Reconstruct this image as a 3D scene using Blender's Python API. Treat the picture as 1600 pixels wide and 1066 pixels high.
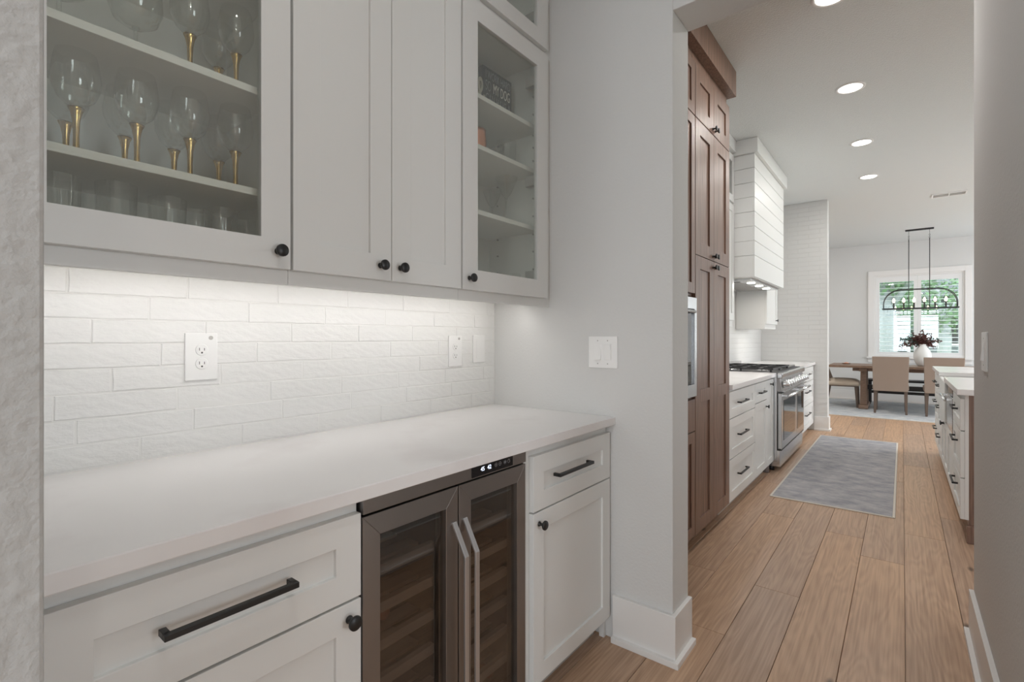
import bpy, math, random
from mathutils import Vector, Matrix
random.seed(7)
S = bpy.context.scene
C = S.collection
for o in list(bpy.data.objects): bpy.data.objects.remove(o)
PI = math.pi
CEIL = 3.08
# ---------------------------------------------------------------- camera
cam = bpy.data.objects.new('camera', bpy.data.cameras.new('camera')); C.objects.link(cam)
cam.location = (0, 0, 1.24); cam.rotation_euler = (PI/2, 0, math.radians(38.3))
cam.data.sensor_width = 36; cam.data.lens = 772/1600*36; cam.data.shift_y = -5/1600
cam.data.clip_start = 0.02; cam.data.clip_end = 200
S.camera = cam
# ---------------------------------------------------------------- world, exposure
S.view_settings.view_transform = 'Standard'; S.view_settings.look = 'None'
S.view_settings.exposure = -0.26; S.view_settings.gamma = 1.0; S.view_settings.use_curve_mapping = False
S.cycles.use_denoising = True
S.cycles.max_bounces = 10; S.cycles.diffuse_bounces = 6; S.cycles.transparent_max_bounces = 24
S.cycles.caustics_reflective = False; S.cycles.caustics_refractive = False
S.cycles.sample_clamp_indirect = 4.0
W = bpy.data.worlds.new('sky'); S.world = W; W.use_nodes = True
bg = W.node_tree.nodes['Background']
bg.inputs['Color'].default_value = (0.88, 0.94, 1.0, 1); bg.inputs['Strength'].default_value = 9.0

def area(name, loc, size, power, rot=(0, 0, 0), color=(1, 1, 1), shape='RECTANGLE', sy=None, spread=None):
    L = bpy.data.lights.new(name, 'AREA'); L.energy = power; L.color = color; L.shape = shape
    L.size = size
    if sy: L.size_y = sy
    if spread: L.spread = spread
    o = bpy.data.objects.new(name, L); C.objects.link(o); o.location = loc; o.rotation_euler = rot
    return o
def portal(name, loc, sx, sy, rot):
    o = area(name, loc, sx, 1, rot, sy=sy); o.data.cycles.is_portal = True
    return o
# daylight portals in the dining window and in unseen openings added for light
portal('portal_light', (0.23, 12.30, 1.66), 1.34, 1.54, (-PI/2, 0, 0))
portal('portal_light', (4.15, 1.0, 1.3), 1.8, 1.0, (0, PI/2, 0))
portal('portal_light', (0.45, -3.15, 1.4), 1.5, 2.0, (PI/2, 0, 0))
for i, yy in enumerate((7.6, 10.6)):
    portal('portal_light', (4.15, yy, 1.45), 2.1, 2.2, (0, PI/2, 0))

# ---------------------------------------------------------------- materials
M = {}
def mat(name, col, rough=0.5, metal=0.0, spec=0.5, bump=None, noise=None, emit=None, coat=0.0):
    m = bpy.data.materials.new(name); m.use_nodes = True; nt = m.node_tree; N = nt.nodes; L = nt.links
    b = N['Principled BSDF']
    b.inputs['Base Color'].default_value = (*col, 1); b.inputs['Roughness'].default_value = rough
    b.inputs['Metallic'].default_value = metal; b.inputs['Specular IOR Level'].default_value = spec
    b.inputs['Coat Weight'].default_value = coat
    if emit: b.inputs['Emission Color'].default_value = (*emit[0], 1); b.inputs['Emission Strength'].default_value = emit[1]
    tc = N.new('ShaderNodeTexCoord')
    if bump:   # (scale, strength, distance, vector scale)
        mp = N.new('ShaderNodeMapping'); mp.inputs['Scale'].default_value = bump[3] if len(bump) > 3 else (1, 1, 1)
        L.new(tc.outputs['Object'], mp.inputs['Vector'])
        n = N.new('ShaderNodeTexNoise'); n.inputs['Scale'].default_value = bump[0]; n.inputs['Detail'].default_value = 4
        L.new(mp.outputs[0], n.inputs['Vector'])
        bp = N.new('ShaderNodeBump'); bp.inputs['Strength'].default_value = bump[1]; bp.inputs['Distance'].default_value = bump[2]
        L.new(n.outputs[0], bp.inputs['Height']); L.new(bp.outputs[0], b.inputs['Normal'])
    if noise:  # (scale, other colour, vector scale, lo, hi)
        mp = N.new('ShaderNodeMapping'); mp.inputs['Scale'].default_value = noise[2]
        L.new(tc.outputs['Object'], mp.inputs['Vector'])
        n = N.new('ShaderNodeTexNoise'); n.inputs['Scale'].default_value = noise[0]; n.inputs['Detail'].default_value = 6
        L.new(mp.outputs[0], n.inputs['Vector'])
        r = N.new('ShaderNodeValToRGB'); r.color_ramp.elements[0].position = noise[3]; r.color_ramp.elements[1].position = noise[4]
        r.color_ramp.elements[0].color = (*col, 1); r.color_ramp.elements[1].color = (*noise[1], 1)
        L.new(n.outputs[0], r.inputs[0]); L.new(r.outputs[0], b.inputs['Base Color'])
    M[name] = m; return m

mat('wall', (0.65, 0.65, 0.64), 0.75, bump=(90, 0.35, 0.003))
mat('wall_rough_shaded', (0.44, 0.44, 0.43), 0.85, bump=(60, 0.5, 0.008))  # same paint as wall, colour darkened to stand for shade at its angle
mat('ceiling', (0.69, 0.715, 0.715), 0.9, bump=(110, 0.8, 0.006))
mat('trim', (0.78, 0.77, 0.755), 0.35)
mat('cab', (0.73, 0.735, 0.72), 0.38)
mat('cab_inner', (0.87, 0.87, 0.84), 0.5)
mat('tile', (0.80, 0.80, 0.785), 0.38, bump=(35, 0.55, 0.004, (1, 1, 2)))
mat('grout', (0.80, 0.80, 0.78), 0.8)
mat('quartz', (0.80, 0.785, 0.78), 0.22, noise=(3.5, (0.72, 0.69, 0.69), (1, 1, 1), 0.55, 0.75))
mat('black', (0.012, 0.012, 0.012), 0.38)
mat('black_iron', (0.02, 0.02, 0.022), 0.5)
mat('steel', (0.62, 0.63, 0.64), 0.24, metal=1.0)
mat('steel_bright', (0.75, 0.76, 0.77), 0.2, metal=1.0)
mat('steel_dark', (0.31, 0.295, 0.285), 0.36, metal=1.0, bump=(8, 0.05, 0.001, (1, 60, 1)))
mat('handle_steel', (0.62, 0.62, 0.63), 0.3, metal=0.9)
mat('plastic', (0.86, 0.86, 0.85), 0.3)
mat('socket_dark', (0.05, 0.05, 0.05), 0.5)
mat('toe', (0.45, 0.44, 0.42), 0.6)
mat('gold', (0.72, 0.50, 0.20), 0.22, metal=1.0)
mat('copper', (0.75, 0.33, 0.2), 0.28, metal=1.0)
mat('cooler_dark', (0.012, 0.012, 0.012), 0.5)
mat('shelf_wood', (0.40, 0.32, 0.27), 0.55)
mat('cork', (0.35, 0.12, 0.07), 0.5)
mat('bottle', (0.02, 0.03, 0.02), 0.15)
mat('display', (0.008, 0.008, 0.01), 0.12)
mat('digits', (0.6, 0.7, 1.0), 0.5, emit=((0.75, 0.85, 1.0), 2.0))
mat('icon', (0.35, 0.35, 0.36), 0.5)
mat('slate', (0.05, 0.055, 0.052), 0.6)
mat('letter_white', (0.92, 0.92, 0.88), 0.6)
mat('letter_grey', (0.30, 0.33, 0.33), 0.6)
mat('letter_beige', (0.5, 0.48, 0.4), 0.6)
mat('lamp', (1, 1, 1), 0.5, emit=((1.0, 0.95, 0.88), 14.0))
mat('led', (1, 1, 1), 0.5, emit=((1.0, 0.97, 0.93), 5.0))
mat('bulb', (1, 0.9, 0.7), 0.3, emit=((1.0, 0.78, 0.5), 16.0))
mat('fabric', (0.31, 0.245, 0.20), 0.9, bump=(160, 0.4, 0.003, (1, 1, 4)))
mat('fabric_light', (0.55, 0.47, 0.38), 0.9, bump=(160, 0.4, 0.003))
mat('chair_leg', (0.12, 0.085, 0.065), 0.5)
mat('bench', (0.02, 0.017, 0.016), 0.5)
mat('table_wood', (0.25, 0.16, 0.11), 0.5, noise=(6, (0.15, 0.095, 0.065), (3, 30, 30), 0.35, 0.7))
mat('foot_wood', (0.20, 0.17, 0.16), 0.5)
mat('ceramic', (0.75, 0.75, 0.73), 0.5)
mat('leaf_dark', (0.10, 0.035, 0.03), 0.6)
mat('leaf_teal', (0.05, 0.09, 0.08), 0.6)
mat('stem_green', (0.10, 0.09, 0.05), 0.6)
mat('rug_edge', (0.62, 0.58, 0.52), 0.9)
mat('grass', (0.22, 0.34, 0.12), 0.9, noise=(3, (0.13, 0.22, 0.07), (1, 1, 1), 0.4, 0.7))
mat('paving', (0.34, 0.37, 0.40), 0.8)
mat('bark', (0.26, 0.27, 0.27), 0.9, bump=(9, 0.8, 0.03, (3, 3, 0.6)))
mat('leaf_green', (0.08, 0.16, 0.06), 0.6)
mat('leaf_deep', (0.03, 0.07, 0.045), 0.6)
mat('house_wall', (0.085, 0.10, 0.105), 0.8)
mat('roof', (0.05, 0.055, 0.06), 0.8)
mat('shutter', (0.80, 0.80, 0.80), 0.4)

def wood(name, c1, c2, c3, rough, stretch, rnd=True, spec=0.4, coat=0.0, rings=70, ringw=0.05):
    """oak: long grain fibres, cathedral rings and tone that differs from piece to piece"""
    m = bpy.data.materials.new(name); m.use_nodes = True; nt = m.node_tree; N = nt.nodes; L = nt.links
    b = N['Principled BSDF']; b.inputs['Roughness'].default_value = rough; b.inputs['Specular IOR Level'].default_value = spec
    tc = N.new('ShaderNodeTexCoord'); oi = N.new('ShaderNodeObjectInfo')
    sc = N.new('ShaderNodeVectorMath'); sc.operation = 'MULTIPLY_ADD'
    cb = N.new('ShaderNodeCombineXYZ')
    for k in range(3):
        mm = N.new('ShaderNodeMath'); mm.operation = 'MULTIPLY'; mm.inputs[1].default_value = (37, 91, 53)[k] if rnd else 0
        L.new(oi.outputs['Random'], mm.inputs[0]); L.new(mm.outputs[0], cb.inputs[k])
    sc.inputs[1].default_value = stretch
    L.new(tc.outputs['Object'], sc.inputs[0]); L.new(cb.outputs[0], sc.inputs[2])
    n1 = N.new('ShaderNodeTexNoise'); n1.inputs['Scale'].default_value = 1.0; n1.inputs['Detail'].default_value = 2
    L.new(sc.outputs[0], n1.inputs['Vector'])
    # rings: sine of large smooth noise
    mu = N.new('ShaderNodeMath'); mu.operation = 'MULTIPLY'; mu.inputs[1].default_value = rings
    L.new(n1.outputs[0], mu.inputs[0])
    si = N.new('ShaderNodeMath'); si.operation = 'SINE'; L.new(mu.outputs[0], si.inputs[0])
    n2 = N.new('ShaderNodeTexNoise'); n2.inputs['Scale'].default_value = 1.0; n2.inputs['Detail'].default_value = 5
    s2 = N.new('ShaderNodeVectorMath'); s2.operation = 'MULTIPLY'
    mx = max(stretch); s2.inputs[1].default_value = tuple(16 if s == mx else 2.6 for s in stretch)
    L.new(sc.outputs[0], s2.inputs[0]); L.new(s2.outputs[0], n2.inputs['Vector'])
    ad = N.new('ShaderNodeMath'); ad.operation = 'MULTIPLY_ADD'; ad.inputs[1].default_value = ringw
    L.new(si.outputs[0], ad.inputs[0]); L.new(n2.outputs[0], ad.inputs[2])
    r = N.new('ShaderNodeValToRGB'); e = r.color_ramp.elements
    e[0].position = 0.28; e[0].color = (*c2, 1); e[1].position = 0.68; e[1].color = (*c1, 1)
    L.new(ad.outputs[0], r.inputs[0])
    mixc = N.new('ShaderNodeMix'); mixc.data_type = 'RGBA'
    rr = N.new('ShaderNodeMapRange'); rr.inputs['To Max'].default_value = 0.85
    L.new(oi.outputs['Random'], rr.inputs[0]); L.new(rr.outputs[0], mixc.inputs['Factor'])
    L.new(r.outputs[0], mixc.inputs['A']); 
    mul = N.new('ShaderNodeMix'); mul.data_type = 'RGBA'; mul.blend_type = 'MULTIPLY'; mul.inputs['Factor'].default_value = 1
    L.new(r.outputs[0], mul.inputs['A']); mul.inputs['B'].default_value = (*c3, 1)
    L.new(mul.outputs['Result'], mixc.inputs['B']); 
    # knots
    kn = N.new('ShaderNodeTexVoronoi'); kn.inputs['Scale'].default_value = 1.0; kn.voronoi_dimensions = '2D'
    ks = N.new('ShaderNodeVectorMath'); ks.operation = 'MULTIPLY'; ks.inputs[1].default_value = tuple(0.30 if s == mx else 0.9 for s in stretch)
    L.new(sc.outputs[0], ks.inputs[0]); L.new(ks.outputs[0], kn.inputs['Vector'])
    kr = N.new('ShaderNodeMapRange'); kr.inputs['From Min'].default_value = 0.012; kr.inputs['From Max'].default_value = 0.035
    kr.inputs['To Min'].default_value = 0.35; kr.inputs['To Max'].default_value = 1.0
    L.new(kn.outputs['Distance'], kr.inputs[0])
    km = N.new('ShaderNodeMix'); km.data_type = 'RGBA'; km.blend_type = 'MULTIPLY'; km.inputs['Factor'].default_value = 1
    L.new(mixc.outputs['Result'], km.inputs['A']); L.new(kr.outputs[0], km.inputs['B'])
    L.new((km if rnd == 2 else mixc).outputs['Result'], b.inputs['Base Color'])
    bp = N.new('ShaderNodeBump'); bp.inputs['Strength'].default_value = 0.25; bp.inputs['Distance'].default_value = 0.002
    L.new(ad.outputs[0], bp.inputs['Height']); L.new(bp.outputs[0], b.inputs['Normal'])
    M[name] = m
wood('floor_oak', (0.60, 0.385, 0.24), (0.41, 0.25, 0.15), (0.78, 0.85, 1.0), 0.36, (7.0, 0.9, 7.0), rnd=2, rings=90, ringw=0.07)
wood('pantry_oak', (0.27, 0.165, 0.12), (0.13, 0.075, 0.053), (1.0, 1.0, 1.0), 0.40, (7.0, 7.0, 0.9), spec=0.5)

def glass_mat(name, tint, refl=1.0, edge=0.0, rough=0.0):
    m = bpy.data.materials.new(name); m.use_nodes = True; nt = m.node_tree; N = nt.nodes; L = nt.links
    N.remove(N['Principled BSDF']); out = N['Material Output']
    t = N.new('ShaderNodeBsdfTransparent'); t.inputs[0].default_value = (*tint, 1)
    g = N.new('ShaderNodeBsdfGlossy'); g.inputs['Roughness'].default_value = rough; g.inputs[0].default_value = (refl, refl, refl, 1)
    mx = N.new('ShaderNodeMixShader')
    if edge:
        lw = N.new('ShaderNodeLayerWeight'); lw.inputs[0].default_value = 0.35
        cr = N.new('ShaderNodeMapRange'); cr.inputs['From Min'].default_value = 0.25; cr.inputs['To Max'].default_value = edge; cr.inputs['To Min'].default_value = 0.12
        L.new(lw.outputs['Facing'], cr.inputs[0]); L.new(cr.outputs[0], mx.inputs[0])
    else:
        lw = N.new('ShaderNodeLayerWeight'); lw.inputs[0].default_value = 0.5   # facing = 1 - |cos|: Schlick, the same on both faces
        pw = N.new('ShaderNodeMath'); pw.operation = 'POWER'; pw.inputs[1].default_value = 5
        ml = N.new('ShaderNodeMath'); ml.operation = 'MULTIPLY_ADD'; ml.inputs[1].default_value = 0.95; ml.inputs[2].default_value = 0.10; ml.use_clamp = True
        L.new(lw.outputs['Facing'], pw.inputs[0]); L.new(pw.outputs[0], ml.inputs[0]); L.new(ml.outputs[0], mx.inputs[0])
    L.new(t.outputs[0], mx.inputs[1]); L.new(g.outputs[0], mx.inputs[2]); L.new(mx.outputs[0], out.inputs[0])
    M[name] = m
glass_mat('pane', (0.955, 0.97, 0.95))
glass_mat('pane_window', (0.93, 0.97, 0.97))
glass_mat('cooler_glass', (0.66, 0.64, 0.62))
glass_mat('drink_glass', (0.96, 0.97, 0.96), 0.9, edge=0.9, rough=0.08)
glass_mat('oven_glass', (0.10, 0.12, 0.14))

def rug_mat(name, a, b_, c):
    m = bpy.data.materials.new(name); m.use_nodes = True; nt = m.node_tree; N = nt.nodes; L = nt.links
    b = N['Principled BSDF']; b.inputs['Roughness'].default_value = 0.95
    tc = N.new('ShaderNodeTexCoord'); mp = N.new('ShaderNodeMapping'); mp.inputs['Scale'].default_value = (2.2, 3.4, 1)
    L.new(tc.outputs['Object'], mp.inputs[0])
    n = N.new('ShaderNodeTexNoise'); n.inputs['Scale'].default_value = 2.6; n.inputs['Detail'].default_value = 8; n.inputs['Roughness'].default_value = 0.7
    L.new(mp.outputs[0], n.inputs['Vector'])
    r = N.new('ShaderNodeValToRGB'); e = r.color_ramp.elements
    e[0].position = 0.36; e[0].color = (*a, 1); e[1].position = 0.62; e[1].color = (*b_, 1); x = e.new(0.72); x.color = (*c, 1)
    L.new(n.outputs[0], r.inputs[0]); L.new(r.outputs[0], b.inputs['Base Color'])
    n3 = N.new('ShaderNodeTexNoise'); n3.inputs['Scale'].default_value = 180
    L.new(tc.outputs['Object'], n3.inputs['Vector'])
    bp = N.new('ShaderNodeBump'); bp.inputs['Strength'].default_value = 0.6; bp.inputs['Distance'].default_value = 0.004
    L.new(n3.outputs[0], bp.inputs['Height']); L.new(bp.outputs[0], b.inputs['Normal'])
    M[name] = m
rug_mat('runner', (0.26, 0.265, 0.29), (0.44, 0.425, 0.435), (0.50, 0.44, 0.41))
rug_mat('dining_rug', (0.33, 0.36, 0.40), (0.55, 0.55, 0.54), (0.5, 0.48, 0.47))

def tile_wall_mat():
    m = mat('tile_wall', (0.66, 0.655, 0.64), 0.5); nt = m.node_tree; N = nt.nodes; L = nt.links; b = N['Principled BSDF']
    tc = N.new('ShaderNodeTexCoord'); sx = N.new('ShaderNodeSeparateXYZ'); L.new(tc.outputs['Object'], sx.inputs[0])
    ad = N.new('ShaderNodeMath'); ad.operation = 'ADD'; L.new(sx.outputs[0], ad.inputs[0]); L.new(sx.outputs[1], ad.inputs[1])
    cb = N.new('ShaderNodeCombineXYZ'); L.new(ad.outputs[0], cb.inputs[0]); L.new(sx.outputs[2], cb.inputs[1])
    br = N.new('ShaderNodeTexBrick'); br.inputs['Scale'].default_value = 1; br.inputs['Brick Width'].default_value = 0.255
    br.inputs['Row Height'].default_value = 0.0615; br.inputs['Mortar Size'].default_value = 0.002; br.inputs['Mortar Smooth'].default_value = 0.6
    L.new(cb.outputs[0], br.inputs['Vector'])
    bp = N.new('ShaderNodeBump'); bp.invert = True; bp.inputs['Strength'].default_value = 0.6; bp.inputs['Distance'].default_value = 0.004
    L.new(br.outputs['Fac'], bp.inputs['Height']); L.new(bp.outputs[0], b.inputs['Normal'])
tile_wall_mat()

# ---------------------------------------------------------------- mesh helpers
class MB:
    def __init__(s): s.v = []; s.f = []; s.sm = []
    def poly(s, vs, fs, smooth=False):
        n = len(s.v); s.v += [tuple(p) for p in vs]
        for f in fs: s.f.append(tuple(n+i for i in f)); s.sm.append(smooth)
        return s
    def box(s, x0, x1, y0, y1, z0, z1):
        x0, x1 = sorted((x0, x1)); y0, y1 = sorted((y0, y1)); z0, z1 = sorted((z0, z1))
        return s.poly([(x0,y0,z0),(x1,y0,z0),(x1,y1,z0),(x0,y1,z0),(x0,y0,z1),(x1,y0,z1),(x1,y1,z1),(x0,y1,z1)],
            [(3,2,1,0),(4,5,6,7),(0,1,5,4),(1,2,6,5),(2,3,7,6),(3,0,4,7)])
    def hexa(s, bot, top):   # two quads, counter-clockwise seen from above
        return s.poly(list(bot)+list(top), [(3,2,1,0),(4,5,6,7),(0,1,5,4),(1,2,6,5),(2,3,7,6),(3,0,4,7)])
    def ring(s, X0, X1, y0, y1, z0, z1, wy, wz, wz2=None):
        """a flat frame in the YZ plane from depth X0 to X1"""
        wz2 = wz if wz2 is None else wz2
        o = [(y0,z0),(y1,z0),(y1,z1),(y0,z1)]; i = [(y0+wy,z0+wz),(y1-wy,z0+wz),(y1-wy,z1-wz2),(y0+wy,z1-wz2)]
        vs = [(X0,*p) for p in o]+[(X0,*p) for p in i]+[(X1,*p) for p in o]+[(X1,*p) for p in i]
        fs = []
        for k in range(4):
            j = (k+1) % 4
            fs += [(k, 4+k, 4+j, j), (8+k, 8+j, 12+j, 12+k), (k, j, 8+j, 8+k), (4+k, 12+k, 12+j, 4+j)]
        if X1 < X0: fs = [f[::-1] for f in fs]
        return s.poly(vs, fs)
    def lathe(s, prof, c=(0,0,0), n=24, axis='z', smooth=True, cap=True):
        c = Vector(c); vs = []
        for r, h in prof:
            for k in range(n):
                a = 2*PI*k/n; u, w = r*math.cos(a), r*math.sin(a)
                vs.append(c+Vector({'z': (u,w,h), 'x': (h,u,w), 'y': (w,h,u)}[axis]))
        fs = []
        for j in range(len(prof)-1):
            for k in range(n):
                q = (k+1) % n; fs.append((j*n+k, j*n+q, (j+1)*n+q, (j+1)*n+k))
        s.poly(vs, fs, smooth)
        if cap:
            b = len(s.v)-len(vs)
            if prof[0][0] > 1e-4: s.f.append(tuple(b+k for k in range(n))[::-1]); s.sm.append(False)
            if prof[-1][0] > 1e-4: s.f.append(tuple(b+(len(prof)-1)*n+k for k in range(n))); s.sm.append(False)
        return s
    def tube(s, pts, r, n=8, closed=False, flat=None):
        """round tube; flat=(a,b) gives a rectangular section instead"""
        pts = [Vector(p) for p in pts]; m = len(pts); base = len(s.v); vs = []; up = None
        for i in range(m):
            if closed: d = (pts[(i+1) % m]-pts[i-1]).normalized()
            else: d = (pts[min(i+1,m-1)]-pts[max(i-1,0)]).normalized()
            if up is None:
                up = Vector((0,0,1)) if abs(d.z) < 0.9 else Vector((1,0,0))
            a = d.cross(up); a = a.normalized(); b = a.cross(d).normalized(); up = b
            if flat:
                for q, w in ((-1,-1),(1,-1),(1,1),(-1,1)): vs.append(pts[i]+a*q*flat[0]+b*w*flat[1])
            else:
                for k in range(n): t = 2*PI*k/n; vs.append(pts[i]+a*math.cos(t)*r+b*math.sin(t)*r)
        if flat: n = 4
        fs = []
        for i in range(m if closed else m-1):
            j = (i+1) % m
            for k in range(n): q = (k+1) % n; fs.append((i*n+k, i*n+q, j*n+q, j*n+k))
        if not closed: fs += [tuple(range(n))[::-1], tuple((m-1)*n+k for k in range(n))]
        return s.poly(vs, fs, not flat)
    def obj(s, name, m, parent=None, origin=(0,0,0), bevel=0, seg=2):
        me = bpy.data.meshes.new(name); O = Vector(origin)
        me.from_pydata([Vector(p)-O for p in s.v], [], s.f)
        me.polygons.foreach_set('use_smooth', s.sm); me.update()
        import bmesh
        b = bmesh.new(); b.from_mesh(me); bmesh.ops.recalc_face_normals(b, faces=b.faces); b.to_mesh(me); b.free()
        if m: me.materials.append(M[m] if isinstance(m, str) else m)
        o = bpy.data.objects.new(name, me); C.objects.link(o); o.location = O
        if parent is not None:
            o.parent = parent; o.location = O - wloc(parent)
        if bevel:
            bm_ = o.modifiers.new('bevel', 'BEVEL'); bm_.width = bevel; bm_.segments = seg; bm_.limit_method = 'ANGLE'; bm_.angle_limit = 0.6
        return o
def wloc(o):
    v = Vector(o.location)
    return v if o.parent is None else v + wloc(o.parent)
def tag(o, label=None, cat=None, group=None, kind=None):
    if label: o['label'] = label
    if cat: o['category'] = cat
    if group: o['group'] = group
    if kind: o['kind'] = kind
    return o
def thing(name, label, cat, loc=(0,0,0), group=None):
    o = bpy.data.objects.new(name, None); C.objects.link(o); o.location = loc; o.empty_display_size = 0.1
    return tag(o, label, cat, group)
def struct(name, mb, m, parent=None, **k):
    o = mb.obj(name, m, parent, **k)
    if parent is None: o['kind'] = 'structure'
    return o
def B(*a): return MB().box(*a)
def text_mesh(body, size, name, m, parent, mtx, depth=0.0008, width=None):
    cu = bpy.data.curves.new('t', 'FONT'); cu.body = body; cu.size = size; cu.extrude = depth; cu.align_x = 'CENTER'; cu.align_y = 'CENTER'
    t = bpy.data.objects.new('t', cu); C.objects.link(t)
    dg = bpy.context.evaluated_depsgraph_get(); me = bpy.data.meshes.new_from_object(t.evaluated_get(dg))
    bpy.data.objects.remove(t)
    sx = 1.0
    if width:
        xs = [v.co.x for v in me.vertices]; sx = width/(max(xs)-min(xs))
    me.transform(mtx @ Matrix.Diagonal((sx, 1, 1, 1))); me.materials.clear(); me.materials.append(M[m])
    o = bpy.data.objects.new(name, me); C.objects.link(o); o.parent = parent
    if parent is not None: o.location = -wloc(parent)
    return o
def yz_facing(X, Y, Z):   # text reading along +Y, facing +X
    return Matrix(((0,0,1,X),(1,0,0,Y),(0,1,0,Z),(0,0,0,1)))

# ================================================================= SETTING
# ---- floor of oak planks
PL = 0.197; PX0 = 0.0097
floor = struct('floor', B(-2.9, 4.1, -3.1, 12.2, -0.15, -0.012), 'shelf_wood')
joints = {-4: [2.166], -3: [2.70, 5.05], -2: [1.5, 3.735], -1: [3.44, 5.4], 0: [1.35, 4.0], 1: [2.7]}
npl = 0
for r in range(-14, 20):
    x0 = PX0+PL*r; x1 = x0+PL
    full = -10 <= r <= 9
    ys = sorted(joints.get(r, []))
    if not full: ys = [12.2]; st = -3.1
    else:
        st = -1.0
        if not ys: ys = [random.uniform(0.2, 1.9)]
        while ys[-1] < 12.2: ys.append(ys[-1]+random.uniform(1.5, 2.15))
        ys[-1] = 12.2
        while ys[0]-st > 2.3: ys.insert(0, ys[0]-random.uniform(1.5, 2.1))
    a = st
    if full and r:
        pass
    for yb in ([0.9] if False else [])+ys:
        g = 0.0009; t = 0.0011
        vs = [(x0+g,a+g,-0.012),(x1-g,a+g,-0.012),(x1-g,yb-g,-0.012),(x0+g,yb-g,-0.012),
              (x0+g,a+g,-t),(x1-g,a+g,-t),(x1-g,yb-g,-t),(x0+g,yb-g,-t),
              (x0+g+t,a+g+t,0),(x1-g-t,a+g+t,0),(x1-g-t,yb-g-t,0),(x0+g+t,yb-g-t,0)]
        fs = [(8,9,10,11)]+[(k,(k+1)%4,4+(k+1)%4,4+k) for k in range(4)]+[(4+k,4+(k+1)%4,8+(k+1)%4,8+k) for k in range(4)]
        MB().poly(vs, fs).obj('plank', 'floor_oak', floor, origin=((x0+x1)/2, (a+yb)/2, 0)); npl += 1
        a = yb
for yb0, yb1 in ((-3.1, -1.0),):
    B(-1.96, 1.98, yb0, yb1, -0.012, 0).obj('plank', 'floor_oak', floor, origin=(0, -2, 0))
struct('ceiling', B(-2.9, 4.1, -3.1, 12.2, CEIL, CEIL+0.15), 'ceiling')

XW = -1.584                                   # the long left wall behind both runs of cabinets
struct('wall_left_niche', B(XW-0.12, XW, 0.10, 1.856, 0, CEIL), 'wall')
struct('wall_left_near', B(XW-0.12, -0.686, -3.1, 0.10, 0, CEIL), 'wall_rough_shaded', bevel=0.004)
struct('wall_left_pier', B(XW-0.12, -0.686, 1.856, 2.030, 0, CEIL), 'wall', bevel=0.004)
struct('wall_over_opening', B(-0.686, 0.235, 1.856, 2.030, 2.489, CEIL), 'wall', bevel=0.003)
struct('wall_right', B(0.235, 0.36, 1.30, 2.815, 0, CEIL), 'wall', bevel=0.004)
struct('wall_left_kitchen', B(XW-0.12, XW, 2.030, 7.75, 0, CEIL), 'tile_wall')
struct('wall_kitchen_end', B(XW-0.12, -0.778, 7.75, 7.90, 0, CEIL), 'tile_wall', bevel=0.004)
struct('wall_left_dining', B(-2.9, -2.8, 7.90, 12.1, 0, CEIL), 'wall')
struct('wall_dining_side', B(-2.9, XW-0.12, 7.75, 7.90, 0, CEIL), 'wall')
WX0, WX1, WZ0, WZ1 = -0.436, 0.892, 0.885, 2.455      # dining window opening
m = MB()
m.box(-2.9, WX0, 12.1, 12.28, 0, CEIL).box(WX1, 4.1, 12.1, 12.28, 0, CEIL).box(WX0, WX1, 12.1, 12.28, 0, WZ0).box(WX0, WX1, 12.1, 12.28, WZ1, CEIL)
struct('wall_far', m, 'wall')
m = MB(); m.box(4.0, 4.12, -3.1, 0.5, 0, CEIL).box(4.0, 4.12, 0.5, 1.5, 2.2, CEIL).box(4.0, 4.12, 0.5, 1.5, 0, 0.4); ya = 1.5  # unseen wall; its openings are added to let daylight in
for yy in (7.6, 10.6):
    m.box(4.0, 4.12, ya, yy-1.05, 0, CEIL).box(4.0, 4.12, yy-1.05, yy+1.05, 0, 0.35).box(4.0, 4.12, yy-1.05, yy+1.05, 2.55, CEIL); ya = yy+1.05
m.box(4.0, 4.12, ya, 12.1, 0, CEIL)
struct('wall_right_far', m, 'wall')
m = MB(); m.box(-0.686, -0.3, -3.12, -3.0, 0, CEIL).box(1.2, 4.0, -3.12, -3.0, 0, CEIL).box(-0.3, 1.2, -3.12, -3.0, 0, 0.4).box(-0.3, 1.2, -3.12, -3.0, 2.4, CEIL)  # unseen wall; opening added to throw daylight on the pier
struct('wall_back', m, 'wall')

def baseboard(name, runs):
    m = MB()
    for (x0, x1, y0, y1, sx, sy) in runs:      # the wall face segment plus outward direction
        t, tb = 0.016, 0.032
        if sx: m.box(x0, x0+sx*t, y0, y1, 0, 0.187).box(x0, x0+sx*tb, y0, y1, 0, 0.024)
        else: m.box(x0, x1, y0, y0+sy*t, 0, 0.187).box(x0, x1, y0, y0+sy*tb, 0, 0.024)
    return struct(name, m, 'trim', bevel=0.0015)
def corner_board(name, xa, xc, yf, yb):
    # L-shaped board round an outer corner: one wall faces -Y, the other +X
    m = MB()
    for t, h in ((0.016, 0.187), (0.032, 0.024)):
        o = [(xa, yf), (xa, yf-t), (xc+t, yf-t), (xc+t, yb), (xc, yb), (xc, yf)]
        m.poly([(x, y, 0) for x, y in o]+[(x, y, h) for x, y in o], [(0,5,2,1), (5,4,3,2), (6,7,8,11), (11,8,9,10)]+[(k, (k+1) % 6, 6+(k+1) % 6, 6+k) for k in range(6)])
    return struct(name, m, 'trim', bevel=0.0015)
corner_board('baseboard_left', -0.93, -0.686, 1.856, 2.0305)
baseboard('baseboard_right', [(0.235, 0, 1.30, 2.815, -1, 0)])
corner_board('baseboard_kitchen', -0.93, -0.778, 7.75, 7.90)
baseboard('baseboard_far', [(-2.8, 4.0, 12.1, 0, 0, -1)])

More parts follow.
